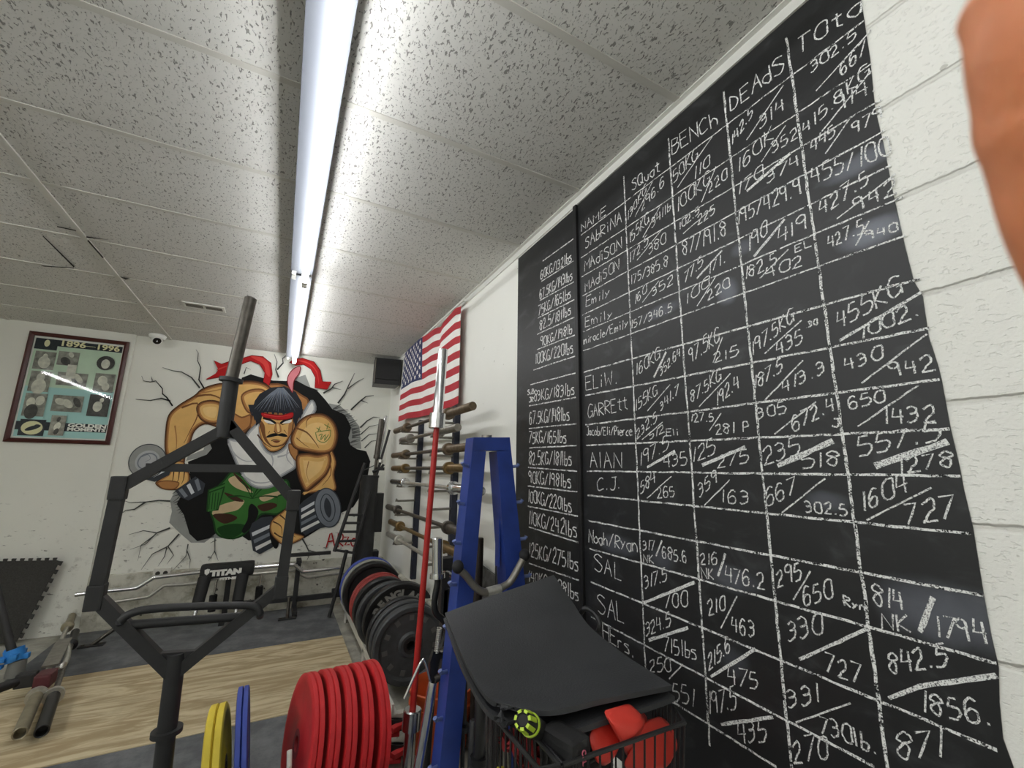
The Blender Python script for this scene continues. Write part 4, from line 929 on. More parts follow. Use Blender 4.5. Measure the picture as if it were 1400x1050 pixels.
# ------------------------------------------------------------------ corner: tube of bars, ladder frame
r = thing('bar_storage_tube', 'tall black storage tube with side box standing in the back right corner', 'bar storage', (.76, 4.45, .001))
b = MB(); b.lathe([(1.2, .074), (.03, .074), (.025, 0), (0, 0), (0, .085), (1.209, .083), (1.209, .074), (1.2, .074)], (.776, 4.45, .003), (.002, 0, 1), 28); b.build('tube', M_BLACK, r)
b = MB(); b.lathe([(0, .0835), (0, .089), (.02, .089), (.024, .076), (.0, .0835)], (.778, 4.45, 1.205), (0, 0, 1), 28); b.build('rim', M_BLACK, r)
b = MB(); b.box((.885, 4.47, .88), (.07, .12, .36), bev=.006); b.build('side_box', M_BLACKS, r)
b = MB(); b.box((.875, 4.47, .47), (.07, .1, .12), bev=.006); b.build('side_box', M_BLACKS, r)
b = MB(); b.box((.776, 4.45, .002), (.22, .22, .004)); b.build('base', M_BLACK, r)
b = MB(); b.tube([(.80, 4.44, 1.26), (.87, 4.42, 1.29), (.90, 4.44, 1.33)], .013, 8); b.box((.87, 4.43, 1.29), (.07, .05, .03)); b.build('clamp', M_BLACK, r)
barbell('dark steel bar, left of the three bars in the corner storage tube', (.855, 4.46, CAMZ + .505), (.745, 4.44, .05), .36, .3, M_STEELD, M_STEELD, None, rs=.012, rsl=.026, rc=.03)
barbell('bright chrome bar, middle of the three bars in the corner storage tube', (.905, 4.50, CAMZ + .545), (.715, 4.45, .05), .42, .3, M_CHROMEW, M_CHROME, None, rs=.012, rsl=.021, rc=.028)
r = thing('iron_bar', 'thin black bar leaning rightmost in the corner storage tube', 'barbell', (.74, 4.43, .68))
b = MB(); b.tube([(.935, 4.44, CAMZ + .40), (.722, 4.42, .68)], .012, 12); b.build('shaft', M_BLACK, r)
b = MB(); b.lathe([(0, .012), (0, .026), (.03, .026), (.03, .012)], (.865, 4.433, 1.35), Vector((.213, .02, .996)), 16); b.build('ring', M_CHROMEW, r)
r = thing('ladder_frame', 'black steel ladder frame leaning beside the corner storage tube', 'frame', (.6, 4.42, .02))
def ly(u, v): return on_y(u, v, 4.33)
b = MB(); b.tube([ly(499, 633), ly(457, 754)], .016, 10); b.build('rail', M_BLACK, r)
b = MB(); b.tube([ly(507, 668), ly(483, 757)], .014, 10); b.build('rail', M_BLACK, r)
for (a, c, d, e) in ((476, 704, 498, 704), (472.5, 715, 495, 715), (469, 727, 492, 727), (464, 740, 488, 739), (458, 752, 484, 756)):
    b = MB(); b.tube([ly(a, c), ly(d, e)], .011, 8); b.build('rung', M_BLACK, r)
b = MB(); q = ly(462, 800); b.tube([ly(474, 752), q, Vector((q.x - .05, q.y, .03))], .016, 10); b.build('leg', M_BLACK, r)
b = MB(); b.tube([ly(484, 756), ly(478, 800), Vector((ly(478, 800).x, 4.33, .03))], .014, 10); b.build('leg', M_BLACK, r)

# ------------------------------------------------------------------ bars on the low stand along the mural wall
def by(y): return lambda u, v: on_y(u, v, y)
q = by(4.62)
r = thing('safety_squat_bar', 'chrome squat bar with black padded yoke hung along the mural wall', 'barbell', (-.32, 4.62, .19))
b = MB(); b.tube(catmull([q(103, 813), q(140, 808.5), q(181, 804.5), q(190, 802), q(208, 791), q(215, 789), (q(275, 782)), q(345, 776), q(400, 772), q(405, 774), q(413, 780.5), q(420, 781), q(468, 776)], 3), .0165, 12); b.build('bar', M_CHROME, r)
b = MB(); A = q(276, 783); B = q(346, 777); Cc = (A + B) / 2
b.box(Cc + Vector((0, -.01, .01)), ((B - A).length + .02, .13, .11), Matrix.Rotation(math.atan2(B.z - A.z, B.x - A.x) * -1, 4, 'Y'), None, .03)
yo = b.build('padded_yoke', M_FOAM, r)
font_mb('TITAN', .058, q(289, 785.5) + Vector((0, -.082, .004)), (B - A), (0, 0, 1), M_WHITE, .0005, .005, .22).build('brand_lettering', M_WHITE, yo, weld=False)
font_mb('FITNESS', .026, q(302, 788) + Vector((0, -.082, -.014)), (B - A), (0, 0, 1), M_WHITE, .0005, .002, .16).build('brand_lettering', M_WHITE, yo, weld=False)
b = MB(); lg = q(287, 781.5) + Vector((-.012, -.082, .022))
b.prism([lg + Vector(p) for p in ((-.015, 0, -.02), (.0, 0, -.034), (.016, 0, -.018), (.018, 0, .012), (.0, 0, .016), (-.018, 0, .008))], (0, -.002, 0)); b.build('emblem', M_WHITE, yo, weld=False)
for (u0, v0, u1, v1) in ((282, 786, 274, 822), (333, 782, 327, 817)):
    a = q(u0, v0) + Vector((0, -.06, 0)); c = q(u1, v1) + Vector((0, -.17, 0))
    b = MB(); b.tube([a, a.lerp(c, .05), c.lerp(a, .04), c], [.03, .046, .042, .03], 18); b.build('padded_handle', M_FOAM, r)
    d_ = (c - a).normalized(); b = MB(); b.tube([c, c + d_ * .10], .014, 10); b.build('handle_end', M_CHROME, r)
q = by(4.735)
r = thing('camber_bar', 'chrome cambered bar with foam drop handles hung behind the padded squat bar', 'barbell', (-.3, 4.735, .19))
b = MB(); b.tube(catmull([q(120, 829), q(148, 824), q(195, 817), q(204, 815), q(222, 802), q(228, 800), q(250, 799)], 3) + [q(272, 796), q(300, 790), q(357, 784), q(405, 779), q(412, 786), q(420, 789.5), q(470, 783)], .0135, 12); b.build('bar', M_CHROMEW, r)
for (u0, v0, u1, v1, u2, v2) in ((358, 784, 355, 802, 352, 828), (297, 790, 292, 814, 289, 836)):
    b = MB(); b.tube([q(u0, v0), q(u1, v1)], .011, 10); b.build('drop_arm', M_CHROME, r)
    b = MB(); b.tube([q(u1, v1 - 1), q(u1, v1), q(u2, v2)], [.022, .03, .029], 14); b.build('foam_grip', M_FOAM, r)
r = thing('bar_stand', 'low black stand of square tube along the mural wall holding the specialty bars', 'stand', (-.1, 4.7, FT))
q = by(4.70)
for x in (q(405, 800).x, q(312, 800).x):
    b = MB(); b.box((x, 4.685, .24), (.04, .03, .40)); b.box((x, 4.66, .452), (.04, .15, .024)); b.box((x, 4.62, FT + .021), (.04, .26, .04)); b.build('post', M_BLACK, r)
xa = q(405, 800).x
b = MB(); b.box((xa + .24, 4.69, .115), (.46, .04, .04)); b.box(((xa + q(312, 800).x) / 2, 4.70, .12), (xa - q(312, 800).x - .04, .04, .04)); b.build('crossbar', M_BLACK, r)
b = MB(); b.box((xa + .07, 4.68, .50), (.40, .03, .03)); b.build('arm', M_BLACK, r)
b = MB(); b.box((xa + .39, 4.69, .14), (.16, .05, .06), bev=.01); b.build('clamp', M_BLACK, r)
for cx_, cy_, lb, an in ((.186, 4.45, 'black steel floor anchor on the rubber strip right of the trap bar', 0), (-1.06, 4.40, 'black steel floor anchor on the rubber strip left of the trap bar', .3)):
    r = thing('floor_anchor', lb, 'anchor', (cx_, cy_, FT), 'floor anchors')
    b = MB(); b.box((cx_, cy_, FT + .006), (.14, .06, .01), bev=.002); b.build('foot_plate', M_BLACK, r)
    b = MB(); b.tube([(cx_, cy_, FT + .008), (cx_ + an * .55, cy_ + .03, FT + (.17 if an == 0 else .14))], .014, 10); b.build('post', M_STEELD, r)
    for dx in (-.05, .05):
        b = MB(); b.lathe([(0, .011), (.008, .010), (.009, 0)], (cx_ + dx, cy_, FT + .010), (0, 0, 1), 8); b.build('bolt', M_STEELD, r)

# ------------------------------------------------------------------ left edge: puzzle mat, bars on the floor, blue clamp
M_PUZ = mat('puzzle_foam', rgb(58, 57, 54), .9, noise=.3, nscale=120, bump=.5, bscale=160)
def tooth(a, c, n, h, nrm):
    """dovetail interlocking edge from a to c"""
    out = []
    for i in range(n):
        for f, o in ((.12, 0), (.06, 1), (.56, 1), (.5, 0)):
            out.append(a.lerp(c, (i + f) / n) + nrm * (h * o))
    return out
yM = 4.79
A = on_y(-110, 770, yM); B = on_y(82, 766, yM); C = on_y(28, 872, yM); C.z = FT; D = Vector((A.x, yM, FT))
bn = Vector((-(C - B).z, 0, (C - B).x)).normalized() * -1
pts = [D] + tooth(A, B, 16, .018, Vector((0, 0, 1))) + tooth(B, C, 9, .02, Vector((1, 0, -.35)).normalized())
pts.append(C)
lean = lambda p: Vector((p.x, yM - (B.z - p.z) * .10 - .006, p.z))
b = MB(); b.prism([lean(p) for p in pts], (0, .016, 0)); tag(b.build('puzzle_mat', M_PUZ), 'black interlocking puzzle floor mat leaning against the wall at the left edge', 'floor mat')
def leftbar(label, p0, p1, mt, msl, roll):
    d = (p1 - p0).normalized(); L = (p1 - p0).length
    r = thing('barbell', label, 'barbell', (p0.x, p0.y, FT), None)
    b = MB(); b.tube([p0 + d * .36, p1 - d * .3], .014, 12); b.build('shaft', mt, r)
    b = MB(); b.lathe([(.05, 0), (.05, .021), (0, .021), (-.002, .024), (.0, .027), (.4, .027), (.4, .0)], p0, d, 24); s = b.build('sleeve', msl, r)
    b = MB(); b.lathe([(.385, .027), (.385, .043), (.41, .043), (.42, .02)], p0, d, 24); b.build('collar', M_CHROMEW, r)
    b = MB(); b.lathe([(0, 0), (0, .024), (.25, .024), (.26, .036), (.29, .036), (.3, .014)], p1, -d, 20); b.build('sleeve', msl, r)
def lf(u, v, z): return on_z(u, v, z)
leftbar('tan steel barbell with open hollow sleeve lying on the plywood at the left', lf(27, 1003, .075), lf(99, 842, .13), M_CHROMEW, mat('tan_steel', rgb(150, 142, 120), .4, .6, noise=.2), 0)
leftbar('black barbell with open hollow sleeve lying beside the tan one', lf(57, 1000, .07), lf(103, 864, .10), M_STEEL, M_BLACKS, 0)
r = thing('flat_strap', 'silver flat steel bar lying across the barbells at the left', 'steel bar', (lf(78, 900, .16).x, lf(78, 900, .16).y, .13))
b = MB(); a, c = lf(68, 912, .15), lf(88, 875, .17); d_, n_, t_ = perp(c - a)
b.prism([a - t_ * .035, a + t_ * .035, a + t_ * .035 + n_ * .01, a - t_ * .035 + n_ * .01], c - a); b.build('strap', M_STEEL, r)
b = MB(); b.tube(catmull([lf(80, 912, .13), lf(88, 908, .15), lf(93, 895, .15), lf(92, 880, .16)], 3), .014, 10); b.build('hook', M_CHROMEW, r)
b = MB(); b.box(lf(62, 928, .13), (.07, .10, .07), bev=.01); b.build('red_sleeve_band', mat('maroon_vinyl', rgb(84, 34, 40), .5), r)
r = thing('pipe', 'black pipe running in from the left edge to the barbells', 'pipe', (lf(20, 935, .1).x, lf(20, 935, .1).y, .06))
b = MB(); b.tube([lf(-60, 962, .12), lf(46, 924, .12)], .024, 12); b.build('tube', M_BLACK, r)
b = MB(); b.box(lf(36, 929, .12), (.08, .06, .07), bev=.01); b.build('coupler', M_BLACK, r)
r = thing('landmine_bar', 'slim dark bar with a blue clamp standing at the left edge', 'bar', (lf(18, 905, .1).x, lf(18, 905, .1).y, .05))
a = lf(19, 900, .13); 
b = MB(); b.tube([a, on_y(-14, 770, a.y + .1)], .022, 12); b.build('rod', M_BLACK, r)
M_CLAMP = mat('blue_plastic', rgb(46, 130, 206), .4)
b = MB(); b.lathe([(-.035, .03), (-.035, .046), (.035, .046), (.035, .03)], a + Vector((0, 0, .02)), Vector((-.3, .1, 1)), 20)
for k in range(5): an = k * 1.25; b.box(a + Vector((math.cos(an) * .05, math.sin(an) * .05, .02 + .012 * (k % 3 - 1))), (.035, .035, .03), None, None, .006)
b.box(a + Vector((-.055, -.04, .01)), (.07, .04, .022), None, None, .006); b.box(a + Vector((-.06, -.045, -.028)), (.07, .04, .02), None, None, .006)
b.build('clamp', M_CLAMP, r)
b = MB(); b.lathe([(0, .0), (0, .045), (.09, .04), (.1, 0)], (a.x + .02, a.y, .03), (0, 0, 1), 20); b.build('foot_cup', mat('grey_plastic', rgb(120, 120, 116), .5), r)

# ------------------------------------------------------------------ blue A-frame bar and plate tree
YA = 1.5
q = by(YA)
af = thing('a_frame_rack', 'tall blue steel A-frame weight tree before the chalkboard', 'weight tree', (.69, YA, .001))
bl0 = q(597, 1090); br0 = q(768, 1090)
OL = [q(647.5, 598), bl0]; OR = [q(697, 598), br0]
def legpts(side):
    if side == 'L':
        o = lambda v: q(647.5 + (v - 598) * (601 - 647.5) / (1050 - 598), v); i = lambda v: q(664.5 + (v - 616) * (627 - 664.5) / (1050 - 616), v)
    else:
        o = lambda v: q(697 + (v - 598) * .104, v); i = lambda v: q(679.5 + (v - 616) * .072, v)
    return o, i
for side in 'LR':
    o, i = legpts(side)
    T0, T1, B0, B1 = o(616), i(617), o(1050), i(1050)
    def ext(a, c): t = (.012 - a.z) / (c.z - a.z); return a + (c - a) * t
    Bo, Bi = ext(T0, B0), ext(T1, B1)
    b = MB(); b.prism([T0, T1, Bi, Bo] if side == 'L' else [T1, T0, Bo, Bi], (0, .075, 0)); lg = b.build('leg', M_BLUE, af)
    for k in range(8):
        z = CAMZ + .02 - .135 * k; t = (z - T0.z) / (Bo.z - T0.z); pO = T0 + (Bo - T0) * t
        sx = -1 if side == 'L' else 1
        b = MB(); b.tube([pO + Vector((0, .02, 0)), pO + Vector((sx * .025, .01, .003)), pO + Vector((sx * .03, .008, .012))], [.0065, .0065, .0075], 10); b.build('peg', mat('pale_blue_peg', rgb(92, 108, 160), .45), lg)
o, i = legpts('L'); oR, iR = legpts('R')
b = MB(); b.prism([o(598), oR(598), oR(616), o(616)], (0, .075, 0)); b.build('top_plate', M_BLUE, af)
b = MB(); b.lathe([(0, 0), (0, .02), (.012, .02), (.014, .0)], (q(671, 598).x, YA + .038, q(671, 598).z - .001), (0, 0, 1), 12); b.build('top_bolt', M_STEEL, af)
xl, xr = q(606, 1000).x, q(745, 1000).x
b = MB(); b.box(((xl + xr) / 2 + .02, YA + .04, .05), (xr - xl + .1, .09, .08)); b.build('base_bar', M_BLUE, af)
b = MB(); b.box(((xl + xr) / 2, YA + .03, .025), (.09, .30, .05)); b.build('base_foot', M_BLUE, af)
b = MB(); b.box((iR(700).x + .004, YA + .035, (iR(620).z + iR(820).z) / 2), (.006, .03, .3)); b.build('inner_rib', M_BLUE, af)

# curved grip with ball ends hung across the A-frame
q2 = by(YA - .05)
r = thing('pulldown_bar', 'curved steel cable handle with black ball ends hung on the blue A-frame', 'cable handle', (.66, YA - .05, 1.0))
b = MB(); b.tube(catmull([q2(626, 777), q2(637, 787), q2(649, 802), q2(660, 809), q2(672, 809), q2(686, 803), q2(697, 796), q2(705, 783), q2(715, 764)], 4), .0125, 14); b.build('grip_tube', M_STEEL, r)
b = MB(); b.tube([q2(666, 809.5), q2(684, 805)], .0155, 14); b.build('swivel', M_CHROMEW, r)
for u, v in ((626, 775), (717, 759)):
    b = MB(); b.sphere(q2(u, v), .02, None, (1, 1, 1.1)); b.build('ball_end', M_FOAM, r)

# EZ curl bar standing behind, chrome sleeve up
q3 = by(1.74)
r = thing('curl_bar', 'bent black curl bar with chrome sleeve standing left of the blue A-frame', 'barbell', (q3(590, 1050).x, 1.74, FT))
pth = [q3(598, 790), q3(598, 798), q3(594, 822), q3(596, 838), q3(606, 848), q3(611, 862), q3(606, 880), q3(597, 905), q3(590, 960), q3(583, 1050)]; pth.append(Vector((pth[-1].x - .005, 1.74, FT)))
b = MB(); b.tube(catmull(pth, 4), .0125, 12); b.build('bent_shaft', M_BLACKS, r)
a, c = q3(598, 735), q3(598, 790)
b = MB(); b.lathe([(0, 0), (.0, .017), (.003, .0205), ((c - a).length, .0205), ((c - a).length, .0)], a, c - a, 24); b.build('sleeve', M_CHROME, r)
b = MB(); b.lathe([(-.016, .02), (-.016, .029), (.0, .03), (.002, .012)], c, c - a, 24); b.build('collar', M_CHROME, r)
# black adjustable hook post with chrome arm
r = thing('hook_stand', 'black bracket arm with short chrome stub behind the curl bar', 'bracket', (.75, 1.9, .9))
q4 = by(1.86)
b = MB(); b.box(q4(609, 770), (.07, .06, .05), None, None, .008); b.box(q4(606, 812), (.032, .04, .17), None, None, .004); b.box(q4(607, 850), (.03, .04, .26), None, None, .004); b.build('bracket', M_BLACK, r)
b = MB(); b.tube([q4(609, 778), q4(624, 786)], .019, 16); b.build('chrome_stub', M_CHROME, r)
b = MB(); z_ = q4(607, 900).z; b.box((q4(607, 900).x, 1.86, z_ / 2), (.026, .034, z_ - .002)); b.build('post', M_BLACK, r)

# chrome V-handle, bracket and spring hanging below
q5 = by(1.60)
r = thing('cable_attachment', 'chrome V-shaped cable attachment with black bracket beside the red barbell', 'cable handle', (q5(580, 1050).x, 1.60, FT))
b = MB(); b.tube(catmull([q5(553, 955), q5(566, 925), q5(577, 903), q5(582, 908), q5(589, 934)], 4), .0045, 10); b.build('wire_loop', M_CHROME, r)
e = q5(570, 1060); b = MB(); b.tube(catmull([q5(592, 932), q5(590, 942), q5(585, 975), q5(578, 1015), e], 4) + [Vector((e.x - .006, 1.60, FT))], .0155, 16); b.build('chrome_leg', M_CHROME, r)
b = MB(); b.prism([q5(593, 890), q5(606, 894), q5(599, 905), q5(594, 932), q5(588, 934), q5(588, 906)], (0, .02, 0)); b.build('bracket', M_BLACKS, r)
b = MB(); b.tube([q5(594, 929), q5(627, 915)], .012, 12); b.build('side_tube', M_STEELD, r)
sp_ = []
a, c = q5(601, 858), q5(597, 892); d_, n_, t_ = perp(c - a)
for k in range(13 * 8): an = 2 * math.pi * k / 8; sp_.append(a.lerp(c, k / 103) + n_ * .008 * math.cos(an) + t_ * .008 * math.sin(an))
b = MB(); b.tube(sp_, .0022, 6); b.build('spring', M_CHROMEW, r)
b = MB(); b.sphere(q5(608, 888), .02, None, (1.3, 1, .45)); b.build('knob', M_STEELD, r)

# bars standing inside and behind the A-frame
for lb, u0, v0, u1, v1, y, m, rr_ in (('brown-black barbell sleeve standing just inside the left leg of the blue A-frame', 654.5, 735, 645, 1040, 1.72, mat('brown_black_steel', rgb(50, 42, 36), .5, .5, noise=.3), .021), ('black barbell with flanged sleeve standing inside the right leg of the blue A-frame', 685, 725, 676, 1040, 1.66, M_BLACK, .02),
                                   ('thin dark bar standing in front of the orange tub by the blue leg', 635, 900, 632, 1050, 1.58, M_BLACK, .012), ('short black bar with grey cap standing before the orange tub', 648, 984, 645, 1050, 1.46, M_BLACK, .014), ('black post rising under the draped mats before the orange tub', 657, 930, 655, 1050, 1.40, M_BLACKS, .017)):
    f = by(y); a = f(u0, v0); c = f(u1, v1); t = (FT - a.z) / (c.z - a.z); c = a + (c - a) * t; d_ = (c - a).normalized()
    r = thing('barbell', lb, 'barbell', (c.x, c.y, FT), 'bars standing in the blue A-frame')
    sl = min(.32, (c - a).length * .35)
    b = MB(); b.lathe([(0, 0), (.0, rr_ - .003), (.004, rr_), (sl, rr_), (sl, 0)], a, d_, 18); b.build('sleeve', m, r)
    b = MB(); b.lathe([(sl - .004, .01), (sl - .004, rr_ + .011), (sl + .014, rr_ + .011), (sl + .016, .01)], a, d_, 20); b.build('collar', m, r)
    b = MB(); b.tube([a + d_ * sl, c], rr_ * .62, 12); b.build('shaft', m, r)

# orange tub and rubber sheet by the wall
M_OR = mat('orange_plastic', rgb(222, 104, 52), .55, noise=.15, nscale=10, bump=.2, bscale=60)
r = thing('orange_tub', 'round orange plastic tub on the floor by the wall behind the blue A-frame', 'tub', (.80, 2.22, .001))
b = MB(); b.lathe([(0.004, 0), (.004, .12), (.02, .128), (.24, .148), (.255, .156), (.272, .156), (.275, .15), (.25, .142), (.23, .14), (.03, .12), (.02, 0)], (.80, 2.22, .001), (0, 0, 1), 40); b.build('tub', M_OR, r)
b = MB(); b.lathe([(.20, .146), (.20, .154), (.21, .154), (.21, .146)], (.80, 2.22, .001), (0, 0, 1), 40); b.build('rib', M_OR, r)
b = MB(); p0_, p1_, p2_, p3_ = on_x(650, 768, .99), on_x(688, 783, .99), on_x(690, 860, .99), on_x(655, 850, .99)
b.prism([Vector((.985, 2.26, .8)), Vector((.985, 1.89, .76)), Vector((.90, 1.89, .02)), Vector((.90, 2.26, .02))], (.012, 0, 0)); tag(b.build('rubber_sheet', mat('speckled_rubber', rgb(78, 78, 76), .8, noise=.5, nscale=30)), 'speckled grey rubber sheet leaning on the wall seen through the blue A-frame', 'rubber sheet')
# spring collars lying by the plates
for i, (u, v, zz) in enumerate(((541, 985, .10), (543, 1012, .05))):
    c = on_z(u, v, .12 - .04 * i); c = Vector((c.x + .0, c.y, .045 + .06 * (1 - i)))
    r = thing('bar_collar', ('red and black bar collar on top of another beside the last red plate', 'red and black bar collar on the floor beside the last red plate')[i], 'collar', (c.x, c.y, c.z - .05), 'bar collars')
    b = MB(); b.lathe([(-.02, .028), (-.02, .046), (.02, .046), (.02, .028), (-.02, .028)], c, Vector((.2, .3, 1)), 28); b.build('ring', M_BLACKS, r)
    b = MB(); b.box(c + Vector((.0, -.05, .012)), (.075, .03, .022), Matrix.Rotation(.4, 4, 'Z'), None, .006); b.box(c + Vector((-.02, -.04, -.016)), (.06, .035, .016), Matrix.Rotation(-.3, 4, 'Z'), None, .005); b.build('lever', M_RED, r)

# ------------------------------------------------------------------ wire basket cart with draped rubber mats
M_WIRE = mat('black_wire', rgb(30, 30, 31), .45)
RZ = CAMZ - .47
A = on_z(769, 1046, RZ); B = on_z(936, 988, RZ); D_ = A + (on_z(733, 1004, RZ) - A).normalized() * .26; C_ = B + (on_z(919, 963, RZ) - B).normalized() * .20
MID = (A + B + C_ + D_) / 4
bk = thing('wire_basket', 'black wire basket on a stand under the draped rubber mats', 'basket', (MID.x, MID.y, .001))
cor = [A, B, C_, D_]; DEP = .19
low = [p + (MID - p) * .10 + Vector((0, 0, -DEP)) for p in cor]
b = MB(); b.tube(cor + [A, A.lerp(B, .02)], .0042, 8); b.build('rim', M_WIRE, bk)
b = MB(); b.tube(low + [low[0], low[0].lerp(low[1], .02)], .0045, 8); b.build('floor_hoop', M_WIRE, bk)
b = MB()
for k in range(4):
    a, c = cor[k], cor[(k + 1) % 4]; la, lc = low[k], low[(k + 1) % 4]; n = max(2, int((c - a).length / .024))
    for j in range(n): b.tube([a.lerp(c, j / n), la.lerp(lc, j / n)], .0021, 5)
b.build('side_wires', M_WIRE, bk)
b = MB()
for j in range(15):
    b.tube([low[0].lerp(low[1], j / 14), low[3].lerp(low[2], j / 14)], .002, 5)
b.build('floor_wires', M_WIRE, bk)
for p in low:
    b = MB(); b.tube([p, Vector((p.x, p.y, .002))], .009, 8); b.build('leg', M_WIRE, bk)
b = MB(); lo2 = [Vector((p.x, p.y, .30)) for p in low]; b.tube(lo2 + [lo2[0], lo2[0].lerp(lo2[1], .02)], .006, 8)
b.build('lower_hoop', M_WIRE, bk)
# open bin hanging on the left side
SB = thing('wire_bin', 'narrow black wire bin hooked on the left side of the basket', 'basket', tuple(D_ + Vector((-.06, 0, -.15))))
o1 = on_z(737, 1052, RZ); o2 = on_z(667, 970, RZ)
c4 = [A.lerp(o1, .12), D_.lerp(o2, .12), o2, o1]
l4 = [p + Vector((0, 0, -.15)) for p in c4]
b = MB(); b.tube(c4 + [c4[0], c4[0].lerp(c4[1], .02)], .0042, 8); b.build('rim', M_WIRE, SB)
b = MB(); b.tube(l4 + [l4[0], l4[0].lerp(l4[1], .02)], .004, 8); b.build('floor_hoop', M_WIRE, SB)
b = MB()
for k in range(4):
    a, c = c4[k], c4[(k + 1) % 4]; n = max(2, int((c - a).length / .02))
    for j in range(n): b.tube([a.lerp(c, j / n), l4[k].lerp(l4[(k + 1) % 4], j / n)], .002, 5)
for j in range(9): b.tube([l4[0].lerp(l4[1], j / 8), l4[3].lerp(l4[2], j / 8)], .002, 5)
b.build('side_wires', M_WIRE, SB)
# yellow and black chain coil plus a red pad inside the bin
r = thing('resistance_band', 'yellow and black looped band lying in the narrow wire bin', 'band', (.36, .82, RZ - .2))
b = MB(); i0 = (c4[0] + c4[3]) / 2 + Vector((0, 0, -.125)); i1 = (c4[1] + c4[2]) / 2 + Vector((0, 0, -.125)); i0 = i0.lerp(i1, .1)
for k in range(10):
    c = i0.lerp(i1, k / 11); b.lathe([(-.004, .014), (-.004, .021), (.004, .021), (.004, .014), (-.004, .014)], c + Vector((0, 0, .006 * (k % 2))), (i1 - i0).normalized() + Vector((.2, 0, .15)), 18)
b.build('loop', mat('yellow_band', rgb(196, 186, 60), .5), r)
b = MB(); b.tube([i0, i0.lerp(i1, .85)], .013, 10); b.build('core', M_FOAM, r)
# draped mats
M_MAT = mat('draped_rubber', rgb(50, 51, 53), .5, noise=.14, nscale=9, bump=.35, bscale=260)
CP = [[(608, 838, 1.22), (657, 820, 1.20), (707, 803, 1.18), (757, 786, 1.16)],
      [(620, 868, 1.12), (676, 853, 1.11), (728, 838, 1.10), (782, 822, 1.09)],
      [(634, 900, 1.02), (700, 888, 1.01), (757, 872, 1.0), (806, 856, .99)],
      [(654, 936, .93), (722, 925, .92), (790, 908, .91), (850, 892, .90)],
      [(672, 957, .87), (740, 955, .84), (810, 938, .82), (893, 920, .81)],
      [(690, 964, .85), (752, 971, .78), (826, 955, .755), (919, 937, .745)]]
CPW = [[on_y(u_, v_, y_ * .975) for u_, v_, y_ in row] for row in CP]
def surf(nr, nc):
    rows = [catmull(row, nc) for row in CPW]
    cols = [catmull([rows[i][j] for i in range(len(rows))], nr) for j in range(len(rows[0]))]
    return [[cols[j][i] for j in range(len(cols))] for i in range(len(cols[0]))]
Sg = surf(6, 8)
nrm = []
for i in range(len(Sg)):
    row = []
    for j in range(len(Sg[0])):
        du = Sg[min(i + 1, len(Sg) - 1)][j] - Sg[max(i - 1, 0)][j]; dv = Sg[i][min(j + 1, len(Sg[0]) - 1)] - Sg[i][max(j - 1, 0)]
        n_ = dv.cross(du).normalized(); row.append(n_ if n_.z > 0 else -n_)
    nrm.append(row)
def sheet(off, th, shift, label):
    top = [[Sg[i][j] + nrm[i][j] * off + shift(i / (len(Sg) - 1), j / (len(Sg[0]) - 1)) for j in range(len(Sg[0]))] for i in range(len(Sg))]
    bot = [[top[i][j] - nrm[i][j] * th for j in range(len(Sg[0]))] for i in range(len(Sg))]
    R_, C2 = len(Sg), len(Sg[0]); b = MB()
    vs = [p for row in top for p in row] + [p for row in bot for p in row]; o = R_ * C2
    fs = [[i * C2 + j, i * C2 + j + 1, (i + 1) * C2 + j + 1, (i + 1) * C2 + j] for i in range(R_ - 1) for j in range(C2 - 1)]
    fs += [[o + k for k in f[::-1]] for f in fs]
    for j in range(C2 - 1): fs += [[j, j + 1, o + j + 1, o + j], [(R_ - 1) * C2 + j, (R_ - 1) * C2 + j + 1, o + (R_ - 1) * C2 + j + 1, o + (R_ - 1) * C2 + j]]
    for i in range(R_ - 1): fs += [[i * C2, (i + 1) * C2, o + (i + 1) * C2, o + i * C2], [i * C2 + C2 - 1, (i + 1) * C2 + C2 - 1, o + (i + 1) * C2 + C2 - 1, o + i * C2 + C2 - 1]]
    b.add(vs, fs, None, True); ob = b.build('rubber_mat', M_MAT); tag(ob, label, 'rubber mat', 'draped rubber mats')
    md = ob.modifiers.new('bevel', 'BEVEL'); md.width = .002; md.segments = 2; md.limit_method = 'ANGLE'; md.angle_limit = 1.0
    return ob
sheet(0, .009, lambda s, t: Vector((0, 0, 0)), 'thick black rubber mat draped over the wire basket, upper of two')
sheet(-.0125, .009, lambda s, t: Vector((-.006 * (1 - t), -.020 * s * (1 - .75 * t), -.002 - .012 * s * s * (1 - (t * 2 - 1) ** 2) - .003 * s)), 'thick black rubber mat draped beneath the upper one')
# support under the mats: rolled foam and boxes in the basket
r = thing('foam_roller', 'black foam roller with lime green ribbed end poking from under the mats', 'foam roller', (.45, .74, RZ - .09))
a = on_y(714, 984, .715); d_ = (on_y(745, 1003, .80) - a).normalized(); 
M_LIME = mat('lime_plastic', rgb(186, 214, 60), .45)
b = MB(); b.lathe([(0.004, 0), (.003, .008), (0, .011), (.003, .0135), (.07, .017), (.2, .017), (.2, 0)], a, d_, 24); b.build('core', M_FOAM, r)
_, n_, t_ = perp(d_)
for k in range(7):
    an = 2 * math.pi * k / 7 + .3; w_ = n_ * math.cos(an) + t_ * math.sin(an); tt = d_.cross(w_)
    b = MB(); b.prism([a + w_ * .010 - tt * .003, a + w_ * .010 + tt * .003, a + w_ * .0144 + tt * .0035, a + w_ * .0144 - tt * .0035], d_ * .03 + w_ * .003); b.build('green_rib', M_LIME, r)
b = MB(); b.lathe([(.045, .014), (.045, .018), (.05, .0185), (.05, .014)], a, d_, 28); b.build('green_band', M_LIME, r)
M_RFO = mat('red_padding', rgb(214, 62, 50), .5, noise=.1, nscale=16, bump=.15)
